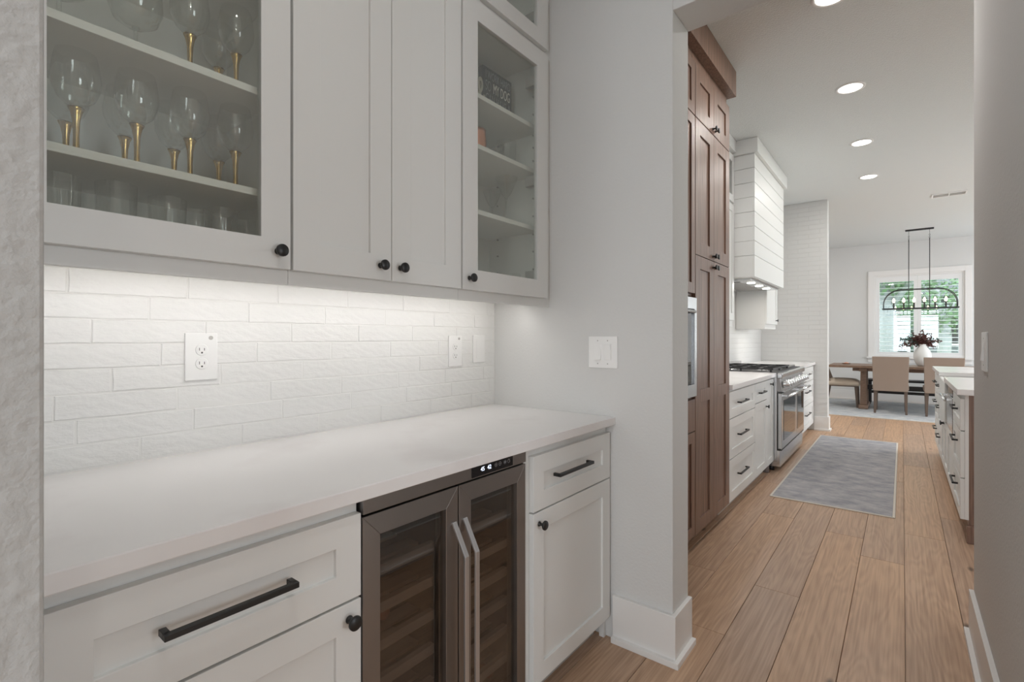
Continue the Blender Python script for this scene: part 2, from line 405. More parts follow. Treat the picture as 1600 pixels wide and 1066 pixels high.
# ---- backsplash of uneven white brick tiles behind the bar
bs = struct('wall_left_backsplash', B(XW, XW+0.0066, 0.10, 1.856, 0.915, 1.412), 'grout')
RH = 0.0617
for r in range(8):
    z0 = 0.917+RH*r; off = (0.06, -0.07, 0.145, 0.0, 0.105, -0.04, 0.08, 0.17)[r]
    y = 0.10-0.255+off % 0.255
    while y < 1.856:
        a, b = max(y, 0.102), min(y+0.255, 1.854)
        if b-a > 0.02:
            nx = 9; outer = []
            j = lambda s=0.0011: random.uniform(-s, s)
            for k in range(nx): outer.append((a+0.001+(b-a-0.002)*k/(nx-1)+j(0.0008), z0+0.0013+j()))
            outer.append((b-0.001+j(), z0+RH*0.5))
            for k in range(nx)[::-1]: outer.append((a+0.001+(b-a-0.002)*k/(nx-1)+j(0.0008), min(z0+RH-0.0013+j(), 1.411)))
            outer.append((a+0.001+j(), z0+RH*0.5))
            cy, cz = (a+b)/2, z0+RH/2
            n = len(outer); th = 0.0078+random.uniform(-0.001, 0.0012)
            inner = [(cy+(p-cy)*(1-0.005/(b-a)), cz+(q-cz)*0.94) for p, q in outer]
            vs = [(XW+0.003, p, q) for p, q in outer]+[(XW+th-0.0016+j(0.0005), p, q) for p, q in outer]+[(XW+th+j(0.0004), p, q) for p, q in inner]
            fs = []
            for k in range(n):
                q = (k+1) % n; fs += [(k, q, n+q, n+k), (n+k, n+q, 2*n+q, 2*n+k)]
            fs.append(tuple(2*n+k for k in range(n)))
            mb = MB().poly(vs, fs); mb.obj('tile', 'tile', bs, origin=(XW, cy, cz))
        y += 0.255

# ================================================================= CABINET PARTS
def knob(parent, X, Y, Z, sgn=1, r=0.0155, m='black', name='knob'):
    pr = [(0.0085,0.0),(0.0085,0.002),(0.0052,0.004),(0.0048,0.017),(0.009,0.0185),(r-0.0015,0.020),(r,0.0215),(r,0.0262),(r-0.0015,0.0278),(0.0,0.0282)]
    mb = MB().lathe([(a, b*sgn) for a, b in pr], (X, Y, Z), 22, 'x')
    return mb.obj(name, m, parent, origin=(X, Y, Z))
def pull(parent, X, Y, Z, length, sgn=1, t=0.0055, out=0.030, m='black'):
    mb = MB(); a, b = Y-length/2, Y+length/2
    mb.box(X+sgn*(out-2*t), X+sgn*out, a, b, Z-t, Z+t)
    mb.box(X, X+sgn*(out-t), a, a+2*t, Z-t, Z+t).box(X, X+sgn*(out-t), b-2*t, b, Z-t, Z+t)
    return mb.obj('pull', m, parent, origin=(X, Y, Z), bevel=0.0012)
def door(parent, X, y0, y1, z0, z1, w=0.06, sgn=1, m='cab', name='door', glass=None, t=0.02, mid=None, recess=0.009, wz=None, bevel=0.0012):
    """shaker frame from X (back) to X+sgn*t (face) with its recessed panel or pane as a sub-part"""
    wz = w if wz is None else wz
    mb = MB().ring(X, X+sgn*t, y0, y1, z0, z1, w, wz)
    if mid: mb.box(X+sgn*0.001, X+sgn*(t-0.0002), y0+w, y1-w, mid-wz/2, mid+wz/2)
    d = mb.obj(name, m, parent, origin=(X, (y0+y1)/2, (z0+z1)/2), bevel=bevel)
    if glass: B(X+sgn*0.007, X+sgn*0.011, y0+w-0.004, y1-w+0.004, z0+wz-0.004, z1-wz+0.004).obj('pane', glass, d)
    else: B(X+sgn*0.002, X+sgn*(t-recess), y0+w-0.003, y1-w+0.003, z0+wz-0.003, z1-wz+0.003).obj('panel', m, d, origin=(X, (y0+y1)/2, (z0+z1)/2))
    return d

# ================================================================= BAR NICHE: WALL CABINETS
XU = -1.248
def open_body(parent, X1, y0, y1, z0, z1, st=0.018, rail=0.037, m='cab_inner', face='cab', fl=0.03, fr=0.03):
    mb = MB().box(XW+0.002, XW+0.008, y0, y1, z0, z1)
    mb.box(XW+0.008, X1-0.02, y0, y0+st, z0, z1).box(XW+0.008, X1-0.02, y1-st, y1, z0, z1)
    mb.box(XW+0.008, X1-0.02, y0+st, y1-st, z1-st, z1).box(XW+0.008, X1-0.02, y0+st, y1-st, z0, z0+st)
    b = mb.obj('body', m, parent)
    MB().ring(X1-0.02, X1, y0, y1, z0, z1, 0.028, 0.02).obj('face_frame', face, parent, bevel=0.001)
    return b
def light_rail(parent, y0, y1):
    B(XU-0.02, XU, y0, y1, 1.377, 1.4135).obj('light_rail', 'cab', parent, bevel=0.001)
def shelf_pins(parent, ys, zs):
    for y in ys:
        for z in zs:
            for x in (-1.31, -1.52):
                MB().lathe([(0.004, 0), (0.004, 0.008)], (x, y, z), 8, 'y').obj('shelf_pin', 'toe', parent)

c1 = thing('wall_cabinet', 'white wall cabinet with one large glass door full of gold-stemmed glasses', 'cabinet', (XW, 0.37, 1.414), 'cabinets above the bar counter')
open_body(c1, XU, 0.102, 0.644, 1.4135, 2.49)
light_rail(c1, 0.102, 0.644)
d = door(c1, XU, 0.108, 0.641, 1.4145, 2.485, 0.074, glass='pane', wz=0.074)
knob(d, XU+0.02, 0.608, 1.457)
for z in (1.614, 1.868, 2.13): B(XW+0.008, XU-0.022, 0.121, 0.626, z-0.018, z).obj('shelf', 'cab_inner', c1, bevel=0.001)
B(XU-0.05, XU-0.02, 0.59, 0.616, 1.66, 1.71).obj('hinge', 'toe', c1, bevel=0.002)

c2 = thing('wall_cabinet', 'white wall cabinet with two tall solid shaker doors between the glass-door cabinets', 'cabinet', (XW, 0.955, 1.414), 'cabinets above the bar counter')
B(XW+0.002, XU, 0.645, 1.268, 1.4135, 2.49).obj('body', 'cab', c2)
light_rail(c2, 0.6445, 1.268)
d = door(c2, XU, 0.648, 0.9590, 1.4145, 2.485, 0.076); knob(d, XU+0.02, 0.918, 1.457)
d = door(c2, XU, 0.9615, 1.265, 1.4145, 2.485, 0.076); knob(d, XU+0.02, 0.993, 1.457)

c3 = thing('wall_cabinet', 'white wall cabinet with a narrow glass door showing a slate sign inside', 'cabinet', (XW, 1.54, 1.414), 'cabinets above the bar counter')
open_body(c3, XU, 1.269, 1.838, 1.4135, 2.49); light_rail(c3, 1.269, 1.838)
B(XU-0.02, XU-0.004, 1.838, 1.856, 1.377, CEIL-0.06).obj('filler', 'cab', c3)
d = door(c3, XU, 1.2735, 1.811, 1.4145, 2.485, 0.079, glass='pane', wz=0.075); knob(d, XU+0.02, 1.306, 1.456)
for z in (1.7325, 1.985, 2.180): B(XW+0.008, XU-0.028, 1.288, 1.819, z-0.018, z).obj('shelf', 'cab_inner', c3, bevel=0.001)
shelf_pins(c3, (1.811,), (1.55, 1.63, 1.708, 1.79, 1.87, 1.96, 2.04, 2.10, 2.155, 2.25, 2.33))
for z in (1.51, 1.925, 2.36): B(XU-0.055, XU-0.0, 1.742, 1.766, z-0.022, z+0.022).obj('hinge', 'toe', c3, bevel=0.002)
B(XW+0.009, XU-0.026, 1.8185, 1.8205, 1.432, 2.472).obj('inner_side', 'cab_inner', c3)

c4 = thing('wall_cabinet', 'short white upper cabinet with a glass door above the narrow glass-door cabinet', 'cabinet', (XW, 1.54, 2.50), 'cabinets above the bar counter')
open_body(c4, XU, 1.269, 1.838, 2.4905, 3.00)
d = door(c4, XU, 1.2735, 1.811, 2.510, 2.985, 0.079, glass='pane', wz=0.066)
B(XU-0.055, XU-0.0, 1.742, 1.766, 2.62, 2.66).obj('hinge', 'toe', c4, bevel=0.002)

# under-cabinet light bar
lb = thing('under_cabinet_light', 'slim white light bar glowing under the wall cabinets above the brick tiles', 'light', (-1.36, 0.96, 1.40))
B(-1.375, -1.345, 0.14, 1.80, 1.402, 1.413).obj('housing', 'plastic', lb, bevel=0.001)
B(-1.372, -1.348, 0.15, 1.79, 1.399, 1.402).obj('diffuser', 'led', lb)
area('under_cabinet_lamp', (-1.36, 0.97, 1.396), 0.022, 2.5, (0, math.radians(38), 0), (1, 0.97, 0.94), sy=1.62)

# ================================================================= BAR NICHE: BASE
XB = -0.96
def base_body(parent, y0, y1, m='cab', X=XB, back=XW+0.002, top=0.882, z0=0.098):
    B(back, X, y0, y1, z0, top).obj('body', m, parent, bevel=0.001)
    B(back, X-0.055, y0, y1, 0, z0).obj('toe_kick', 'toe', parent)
b1 = thing('base_cabinet', 'white base cabinet beside the wine cooler with wide drawer and long black pull', 'cabinet', (XW, 0.37, 0), 'cabinets under the bar counter')
base_body(b1, 0.102, 0.653)
dr = door(b1, XB, 0.130, 0.651, 0.671, 0.8525, 0.061, name='drawer'); pull(dr, XB+0.02, 0.382, 0.765, 0.222)
d = door(b1, XB, 0.130, 0.651, 0.098, 0.6655, 0.061); knob(d, XB+0.02, 0.621, 0.630)
b2 = thing('base_cabinet', 'white base cabinet between the wine cooler and the pier with drawer and door', 'cabinet', (XW, 1.57, 0), 'cabinets under the bar counter')
base_body(b2, 1.273, 1.838)
dr = door(b2, XB, 1.303, 1.838, 0.670, 0.8525, 0.061, name='drawer'); pull(dr, XB+0.02, 1.536, 0.771, 0.235)
d = door(b2, XB, 1.303, 1.838, 0.098, 0.6645, 0.061); knob(d, XB+0.02, 1.335, 0.626)
B(XB-0.03, XB-0.008, 1.8385, 1.855, 0.0, 0.882).obj('filler', 'cab', b2)
ct = B(XW+0.001, -0.924, 0.101, 1.855, 0.8825, 0.915).obj('countertop', 'quartz', None, bevel=0.0025)
tag(ct, 'white quartz countertop of the bar below the brick tiles', 'countertop')

# ---- wine cooler
wc = thing('wine_cooler', 'stainless two-door wine cooler built in under the bar counter', 'wine cooler', (-1.25, 0.9625, 0))
XC = -0.985
m = MB().box(XW+0.03, XW+0.05, 0.657, 1.268, 0.06, 0.88).box(XW+0.05, XC, 0.657, 0.672, 0.06, 0.88).box(XW+0.05, XC, 1.253, 1.268, 0.06, 0.88)
m.box(XW+0.05, XC, 0.672, 1.253, 0.86, 0.88).box(XW+0.05, XC, 0.672, 1.253, 0.06, 0.10).box(XW+0.05, XC-0.02, 0.945, 0.98, 0.10, 0.86)
m.obj('body', 'cooler_dark', wc)
B(XC, -0.943, 0.659, 1.266, 0.8440, 0.8815).obj('top_panel', 'steel_dark', wc, bevel=0.001)
B(XC-0.02, XC, 0.657, 1.268, 0.835, 0.8435).obj('gap_shade', 'black', wc)  # black strip standing for the shade in the gap above the doors
dp = B(-0.943, -0.9415, 1.012, 1.196, 0.8475, 0.8785).obj('display', 'display', wc)
text_mesh('45', 0.017, 'digits', 'digits', dp, yz_facing(-0.9413, 1.057, 0.8645), 0.0003)
text_mesh('42', 0.017, 'digits', 'digits', dp, yz_facing(-0.9413, 1.086, 0.8645), 0.0003)
for i, yy in enumerate((1.116, 1.134, 1.158, 1.176)):
    mb = MB().tube([(-0.9412, yy+0.0055*math.cos(t*PI/8), 0.865+0.0055*math.sin(t*PI/8)) for t in range(16)], 0.0005, 4, closed=True)
    if i == 0: mb.box(-0.9413, -0.9411, yy-0.002, yy+0.002, 0.8645, 0.8655).box(-0.9413, -0.9411, yy-0.0005, yy+0.0005, 0.863, 0.867)
    if i == 1: mb.box(-0.9413, -0.9411, yy-0.003, yy+0.003, 0.8645, 0.8655)
    if i == 2: mb.box(-0.9413, -0.9411, yy-0.0025, yy+0.0025, 0.8635, 0.8665)
    if i == 3: mb.box(-0.9413, -0.9411, yy-0.0005, yy+0.0005, 0.865, 0.869)
    mb.obj('touch_key', 'icon', dp)
def cooler_door(y0, y1, hy):
    d = thing_part('door', wc, (XC, (y0+y1)/2, 0.45))
    return d
for (y0, y1, hy, off) in ((0.659, 0.9605, 0.943, 1), (0.9645, 1.266, 0.984, -1)):
    x0, x1, z0, z1, w, wz = XC, -0.943, 0.10, 0.838, 0.046, 0.050
    # mitred frame with a slightly sloped face
    mb = MB(); o = [(y0,z0),(y1,z0),(y1,z1),(y0,z1)]; i_ = [(y0+w,z0+wz),(y1-w,z0+wz),(y1-w,z1-wz),(y0+w,z1-wz)]
    for k in range(4):
        q = (k+1) % 4
        mb.poly([(x1-0.002,*o[k]),(x1-0.002,*o[q]),(x1,*i_[q]),(x1,*i_[k]),(x0,*o[k]),(x0,*o[q]),(x0,*i_[q]),(x0,*i_[k])],
                [(0,1,2,3),(7,6,5,4),(0,4,5,1),(1,5,6,2),(2,6,7,3),(3,7,4,0)])
    d = mb.obj('door', 'steel_dark', wc, origin=(x0, (y0+y1)/2, 0.47), bevel=0.0008, seg=1)
    B(x1-0.018, x1-0.012, y0+w-0.003, y1-w+0.003, z0+wz-0.003, z1-wz+0.003).obj('pane', 'cooler_glass', d)
    hx = -0.897
    mb = MB().tube([(x1, hy, 0.745), (hx, hy, 0.665), (hx, hy, 0.285), (x1, hy, 0.205)], 0, flat=(0.0075, 0.0032))
    mb.obj('handle', 'handle_steel', d, bevel=0.0008)
for k in range(7):
    zt = 0.685-0.0925*k
    for (a, b) in ((0.676, 0.925), (0.985, 1.240)):
        sh = MB().box(-1.018, -1.000, a, b, zt-0.026, zt)
        for q in range(5):
            x = -1.08-q*0.095; sh.box(x-0.025, x+0.02, a+0.004, b-0.004, zt-0.024, zt-0.014)
        sh.obj('shelf', 'shelf_wood', wc, origin=(-1.01, (a+b)/2, zt), bevel=0.001)
def bottle(label, Y, Z, grp):
    b = thing('wine_bottle', label, 'bottle', (-1.28, Y, Z), grp)
    MB().lathe([(0.0, -0.235), (0.036, -0.23), (0.037, -0.06), (0.033, -0.03), (0.016, 0.01), (0.0145, 0.07)], (-1.135, Y, Z), 20, 'x').obj('glass_body', 'bottle', b)
    MB().lathe([(0.0155, 0.03), (0.0158, 0.10), (0.0145, 0.104), (0.0, 0.104)], (-1.135, Y, Z), 18, 'x').obj('capsule', 'cork', b)
bottle('wine bottle with reddish-brown capsule behind the cooler door nearer the wide drawer', 0.785, 0.500+0.038, 'bottles in the wine cooler')
bottle('dim wine bottle low behind the cooler door beside the pier-side cabinet, next to the divider', 1.10, 0.130+0.038, 'bottles in the wine cooler')
bottle('dim wine bottle low behind the cooler door, closest to the pier-side cabinet', 1.195, 0.130+0.038, 'bottles in the wine cooler')

# ================================================================= OUTLETS, SWITCHES
def outlet(name, label, y0, y1, z0, z1, led=True):
    t = thing(name, label, 'outlet', (XW+0.0085, (y0+y1)/2, (z0+z1)/2))
    X = XW+0.0085; cy = (y0+y1)/2; cz = (z0+z1)/2
    B(X, X+0.006, y0, y1, z0, z1).obj('plate', 'plastic', t, bevel=0.002)
    for s in (1, -1):
        zc = cz+s*0.0195
        r = MB().lathe([(0.0165, 0), (0.0165, 0.0075), (0.0155, 0.008)], (X, cy, zc), 20, 'x').obj('receptacle', 'plastic', t)
        mb = MB().box(X+0.0078, X+0.0083, cy-0.0072, cy-0.0056, zc-0.002, zc+0.006).box(X+0.0078, X+0.0083, cy+0.0056, cy+0.0072, zc-0.002, zc+0.005)
        mb.lathe([(0.0026, 0.0078), (0.0026, 0.0083)], (X, cy, zc-0.008), 10, 'x').obj('slots', 'socket_dark', r)
    MB().lathe([(0.003, 0.006), (0.003, 0.0066)], (X, cy, cz), 10, 'x').obj('screw', 'plastic', t)
    if led: MB().lathe([(0.006, 0.006), (0.006, 0.0066)], (X, y1-0.018, z1-0.013), 12, 'x').obj('night_sensor', 'toe', t)
outlet('wall_outlet', 'white double wall outlet on the brick tiles above the wide drawer', 0.516, 0.600, 1.119, 1.253)
outlet('wall_outlet', 'white double wall outlet on the brick tiles next to the blank plate', 1.538, 1.620, 1.112, 1.249)
t = thing('blank_plate', 'plain white blank cover plate on the brick tiles near the corner', 'cover plate', (XW+0.0085, 1.74, 1.19))
B(XW+0.0085, XW+0.0145, 1.697, 1.777, 1.124, 1.252).obj('plate', 'plastic', t, bevel=0.002)
B(XW+0.0145, XW+0.0155, 1.719, 1.755, 1.142, 1.234).obj('insert', 'plastic', t, bevel=0.0004)
def switch_plate(label, P, R, nsw, w, h):
    """P centre on wall, R maps local (x along wall, y up, z out)"""
    t = thing('light_switch', label, 'switch', P)
    def put(name, mb, m, bev): o = mb.obj(name, m, None, bevel=bev); o.data.transform(R); o.parent = t; return o
    put('plate', MB().box(-w/2, w/2, -h/2, h/2, 0, 0.006), 'plastic', 0.002)
    for k in range(nsw):
        cx = (k-(nsw-1)/2)*0.046; tl = 0.006 if k % 2 else -0.006
        put('rocker', MB().hexa([(cx-0.0165,-0.033,0.004),(cx+0.0165,-0.033,0.004),(cx+0.0165,0.033,0.004),(cx-0.0165,0.033,0.004)],
            [(cx-0.0155,-0.032,0.0105-tl/2),(cx+0.0155,-0.032,0.0105-tl/2),(cx+0.0155,0.032,0.0105+tl/2),(cx-0.0155,0.032,0.0105+tl/2)]), 'plastic', 0.0008)
        for s in (1, -1): put('screw', MB().lathe([(0.0028, 0.006), (0.0028, 0.0066)], (cx, s*0.048, 0), 8, 'z'), 'toe', 0)
Rn = Matrix(((1,0,0,0),(0,0,-1,0),(0,1,0,0),(0,0,0,1)))      # facing -Y
switch_plate('white double rocker light switch on the pier above the bar counter end', (-0.980, 1.856, 1.180), Rn, 2, 0.132, 0.132)
Rr = Matrix(((0,0,-1,0),(-1,0,0,0),(0,1,0,0),(0,0,0,1)))     # facing -X
switch_plate('white rocker light switch on the bare wall facing the bar', (0.235, 2.44, 1.190), Rr, 1, 0.125, 0.140)

# ================================================================= THINGS IN THE GLASS CABINETS
def gold_glass(label, X, Y, Z, grp, proto=[None]):
    if proto[0] is None:
        t = thing('wine_glass', label, 'wine glass', (X, Y, Z), grp)
        MB().lathe([(0.0, 0.0), (0.033, 0.0), (0.033, 0.002), (0.012, 0.006), (0.0058, 0.014), (0.0052, 0.05), (0.0065, 0.08), (0.010, 0.098), (0.0145, 0.108), (0.0, 0.110)], (X, Y, Z), 24).obj('stem', 'gold', t)
        MB().lathe([(0.0, 0.1105), (0.016, 0.113), (0.031, 0.128), (0.040, 0.150), (0.042, 0.170), (0.039, 0.195), (0.034, 0.222)], (X, Y, Z), 32, cap=False).obj('bowl', 'drink_glass', t)
        proto[0] = t; return t
    p = proto[0]; t = p.copy(); C.objects.link(t); t.location = (X, Y, Z); tag(t, label, 'wine glass', grp)
    for ch in p.children: c = ch.copy(); C.objects.link(c); c.parent = t
    return t
SB, SA = 1.6142, 1.8682
G1 = 'gold-stemmed glasses on the middle shelf'; G2 = 'gold-stemmed glasses on the upper shelf'
fr_ = [('standing closest to the textured wall edge', 0.206), ('second from the textured wall edge', 0.334), ('third from the textured wall edge', 0.462), ('nearest the wooden hinge side of the door', 0.592)]
YF = [(119, 0.0), (214, 0), (297, 0), (368, 0)]
def y_at(px, X):
    u = (px-800)/772; dx = -0.6198+u*0.7848; dy = 0.7848+u*0.6198
    return X/dx*dy
names_f = ['in front row of the middle shelf, closest to textured wall', 'in front row of the middle shelf, second from textured wall',
           'in front row of the middle shelf, third from textured wall', 'in front row of the middle shelf, at the knob side']
for (px, _), nm in zip(YF, names_f): gold_glass('gold-stemmed wine glass '+nm, -1.36, y_at(px, -1.36), SB, G1)
for px, nm in zip((103, 195, 272, 342), ('closest to the textured wall', 'second from the textured wall', 'third from the textured wall', 'at the knob side')):
    gold_glass('gold-stemmed wine glass in back row of the middle shelf, '+nm, -1.468, y_at(px, -1.468), SB, G1)
gold_glass('gold-stemmed wine glass on the upper shelf, in the middle of the glass door', -1.36, y_at(297, -1.36), SA, G2)
gold_glass('gold-stemmed wine glass on the upper shelf, at the knob side of the glass door', -1.36, y_at(369, -1.36), SA, G2)
gold_glass('gold-stemmed wine glass at the back of the upper shelf, barely showing over its edge', -1.468, y_at(342, -1.468), SA, G2)
def balloon(label, X, Y, Z):
    t = thing('wine_glass', label, 'wine glass', (X, Y, Z), 'clear balloon glasses on the upper shelf')
    MB().lathe([(0.0,0.0),(0.034,0.0),(0.034,0.002),(0.006,0.005),(0.004,0.02),(0.004,0.07),(0.008,0.078)], (X,Y,Z), 24).obj('stem', 'drink_glass', t)
    MB().lathe([(0.0,0.078),(0.02,0.080),(0.042,0.095),(0.052,0.125),(0.050,0.16),(0.040,0.20)], (X,Y,Z), 32, cap=False).obj('bowl', 'drink_glass', t)
balloon('clear balloon wine glass on the upper shelf, closest to the textured wall', -1.37, y_at(92, -1.37), SA)
balloon('clear balloon wine glass on the upper shelf, between the gold stems and the textured wall', -1.37, y_at(212, -1.37), SA)
def tumbler(name, label, X, Y, Z, r, h, ribs, grp, mat_='drink_glass', handle=False, cat='glass'):
    n = 48; mb = MB(); vs = []; fs = []
    pr = [(0.86, 0.0), (0.88, 0.03), (0.94, 0.5), (1.0, 1.0)]
    for a, z in pr:
        for k in range(n):
            rr = r*a*(1+(0.025*math.cos(ribs*2*PI*k/n) if ribs else 0)); vs.append((X+rr*math.cos(2*PI*k/n), Y+rr*math.sin(2*PI*k/n), Z+h*z))
    for j in range(3):
        for k in range(n): q = (k+1) % n; fs.append((j*n+k, j*n+q, (j+1)*n+q, (j+1)*n+k))
    fs.append(tuple(range(n))[::-1]); mb.poly(vs, fs, True)
    if not handle:
        o = mb.obj(name, mat_, None, origin=(X, Y, Z)); return tag(o, label, cat, grp)
    t = thing(name, label, cat, (X, Y, Z), grp); mb.obj('body', mat_, t)
    ang = handle
    MB().tube([(X+(r*0.9+0.026*math.sin(a))*math.cos(ang), Y+(r*0.9+0.026*math.sin(a))*math.sin(ang), Z+h*0.5+h*0.3*math.cos(a)) for a in [PI*k/10 for k in range(11)]], 0.0045, 8).obj('handle', mat_, t)
    return t
ZF1 = 1.4325
for i, (px, X, h) in enumerate(((90, -1.34, .135), (140, -1.45, .135), (182, -1.36, .145), (232, -1.44, .14), (262, -1.34, .13), (305, -1.42, .13), (345, -1.35, .13), (385, -1.42, .125))):
    tumbler('tumbler', 'tall ribbed clear tumbler on the cabinet floor, '+['first', 'second', 'third', 'fourth', 'fifth', 'sixth', 'seventh', 'eighth'][i]+' counting from the textured wall', X, y_at(px, X), ZF1, 0.037, h, 16, 'ribbed tumblers on the cabinet floor')
# narrow cabinet
sg = thing('slate_sign', 'dark slate block sign with white lettering on the top shelf of the narrow cabinet', 'sign', (-1.385, 1.638, 2.1805))
B(-1.41, -1.385, 1.556, 1.750, 2.1805, 2.392).obj('block', 'slate', sg, bevel=0.0015)
for body, sz, w, y, z, mm in (('I WORK HARD', 0.05, 0.165, 1.656, 2.360, 'letter_grey'), ('SO', 0.062, 0.036, 1.590, 2.312, 'letter_grey'), ('MY DOG', 0.062, 0.112, 1.680, 2.312, 'letter_white'),
                         ('CAN HAVE A', 0.05, 0.165, 1.656, 2.262, 'letter_grey'), ('BETTER LIFE', 0.055, 0.165, 1.656, 2.216, 'letter_white')):
    text_mesh(body, sz, 'lettering', mm, sg, yz_facing(-1.3846, y, z), 0.0006, width=w)
am = text_mesh('&', 0.20, 'ampersand_ornament', 'letter_beige', None, yz_facing(-1.368, 1.519, 2.250), 0.006, width=0.055)
tag(am, 'beige ampersand ornament leaning beside the slate sign', 'ornament')
zmin = min(v.co.z for v in am.data.vertices); am.location.z += 2.1803-zmin
t = thing('copper_mug', 'shiny copper mug on the shelf below the slate sign', 'mug', (-1.36, 1.475, 1.9855))
MB().lathe([(0.0,0.0),(0.034,0.0),(0.040,0.02),(0.041,0.05),(0.037,0.085),(0.038,0.098),(0.036,0.098),(0.035,0.01),(0.0,0.008)], (-1.36,1.488,1.9855), 32).obj('body', 'copper', t)
MB().tube([(-1.36,1.488-0.038-0.024*math.sin(a),1.9855+0.05+0.03*math.cos(a)) for a in [PI*k/10 for k in range(11)]], 0.004, 8).obj('handle', 'gold', t)
tumbler('glass_mug', 'clear glass beer mug beside the copper mug', -1.40, y_at(791, -1.40), 1.9855, 0.046, 0.135, 0, None, handle=PI*0.9, cat='mug')
def martini(label, X, Y, Z, h=0.2, r=0.055, name='martini_glass'):
    t = thing(name, label, 'cocktail glass', (X, Y, Z), 'cocktail glasses in the narrow cabinet')
    MB().lathe([(0.0,0.0),(0.034,0.0),(0.034,0.002),(0.006,0.005),(0.0038,0.02),(0.0038,h*0.55),(0.006,h*0.6)], (X,Y,Z), 24).obj('stem', 'drink_glass', t)
    MB().lathe([(0.004,h*0.6),(0.02,h*0.68),(r,h)], (X,Y,Z), 32, cap=False).obj('bowl', 'drink_glass', t)
martini('tall clear martini glass in the middle of the narrow cabinet', -1.40, y_at(791, -1.40), 1.733, 0.225, 0.052)
martini('smaller clear coupe glass behind the martini glass', -1.50, y_at(769, -1.50), 1.733, 0.19, 0.045)
t = B(-1.40, -1.385, 1.452, 1.50, 1.733, 1.845).obj('picture_frame', 'socket_dark', None, bevel=0.001); tag(t, 'small dark frame at the door stile beside the cocktail glasses', 'picture frame')
tumbler('tumbler', 'clear short tumbler on the floor of the narrow cabinet near its hinge side', -1.40, y_at(801, -1.40), ZF1, 0.036, 0.10, 12, 'tumblers in the narrow cabinet')
tumbler('tumbler', 'clear short tumbler standing behind the others in the narrow cabinet', -1.50, y_at(783, -1.50), ZF1, 0.034, 0.10, 12, 'tumblers in the narrow cabinet')
tumbler('glass_mug', 'small clear handled mug on the floor of the narrow cabinet', -1.37, y_at(772, -1.37), ZF1, 0.033, 0.085, 0, None, handle=-0.5*PI, cat='mug')
t = B(-1.36, -1.345, 1.42, 1.46, ZF1, ZF1+0.12).obj('wine_stopper_box', 'socket_dark', None, bevel=0.001); tag(t, 'thin dark box standing at the door stile on the floor of the narrow cabinet', 'box')

# ================================================================= KITCHEN: PANTRY WALL
XP = -0.955
oak = 'pantry_oak'
KB = XW+0.002
p1 = thing('oven_tower', 'brown oak cabinet tower with built-in oven beside the pier', 'cabinet', (XW, 2.46, 0), 'brown oak cabinets')
MB().box(KB, XP, 2.032, 2.887, 0.10, 0.892).box(KB, XP, 2.032, 2.887, 1.480, 2.904).box(KB, XP-0.30, 2.032, 2.887, 0.892, 1.480).box(XP-0.30, XP, 2.032, 2.05, 0.892, 1.480).box(XP-0.30, XP, 2.869, 2.887, 0.892, 1.480).obj('body', oak, p1)
B(KB, XP-0.06, 2.032, 2.887, 0, 0.10).obj('toe_kick', 'pantry_oak', p1)
d = door(p1, XP, 2.036, 2.459, 1.495, 2.515, 0.060, m=oak); knob(d, XP+0.02, 2.435, 1.54)
d = door(p1, XP, 2.462, 2.884, 1.495, 2.515, 0.060, m=oak); knob(d, XP+0.02, 2.486, 1.54)
d = door(p1, XP, 2.036, 2.459, 2.522, 2.83, 0.060, m=oak); d = door(p1, XP, 2.462, 2.884, 2.522, 2.83, 0.060, m=oak)
B(XP, XP+0.02, 2.036, 2.884, 0.706, 0.888).obj('drawer', oak, p1, bevel=0.0012)
d = door(p1, XP, 2.036, 2.459, 0.105, 0.700, 0.060, m=oak); d = door(p1, XP, 2.462, 2.884, 0.105, 0.700, 0.060, m=oak)
p2 = thing('pantry_cabinet', 'tall brown oak pantry cabinet with paired shaker doors and black knobs', 'cabinet', (XW, 3.25, 0), 'brown oak cabinets')
B(KB, XP, 2.890, 3.603, 0.10, 2.904).obj('body', oak, p2)
B(KB, XP-0.06, 2.890, 3.590, 0, 0.10).obj('toe_kick', 'pantry_oak', p2)
for (a, b, ky) in ((2.892, 3.2455, 3.222), (3.2475, 3.601, 3.271)):
    w = 0.085
    d = door(p2, XP, a, b, 2.522, 2.83, w, m=oak, wz=0.08); knob(d, XP+0.02, ky, 2.553)
    d = door(p2, XP, a, b, 1.7245, 2.5165, w, m=oak, wz=0.08); knob(d, XP+0.02, ky, 1.752)
    d = door(p2, XP, a, b, 0.100, 1.7205, w, m=oak, mid=0.895, wz=0.075); knob(d, XP+0.02, ky, 1.682)
cr = B(KB, XP+0.055, 2.032, 3.640, 2.9045, 3.078).obj('crown_molding', oak, None, bevel=0.001); tag(cr, 'flat brown oak crown above the pantry cabinets against the ceiling', 'crown molding')
ov = thing('wall_oven', 'stainless built-in wall oven with glass door in the oak tower', 'oven', (XP, 2.46, 0.9), None)
B(XP-0.28, XP+0.004, 2.06, 2.86, 0.902, 1.472).obj('body', 'black', ov)
MB().ring(XP+0.004, XP+0.030, 2.042, 2.882, 0.906, 1.468, 0.035, 0.07, 0.065).obj('frame', 'steel', ov, bevel=0.001)
dd = B(XP+0.006, XP+0.02, 2.077, 2.847, 0.978, 1.402).obj('glass_door', 'oven_glass', ov)
MB().tube([(XP+0.02, 2.14, 1.385), (XP+0.055, 2.14, 1.385), (XP+0.055, 2.78, 1.385), (XP+0.02, 2.78, 1.385)], 0.008, 10).obj('handle', 'steel_bright', dd)

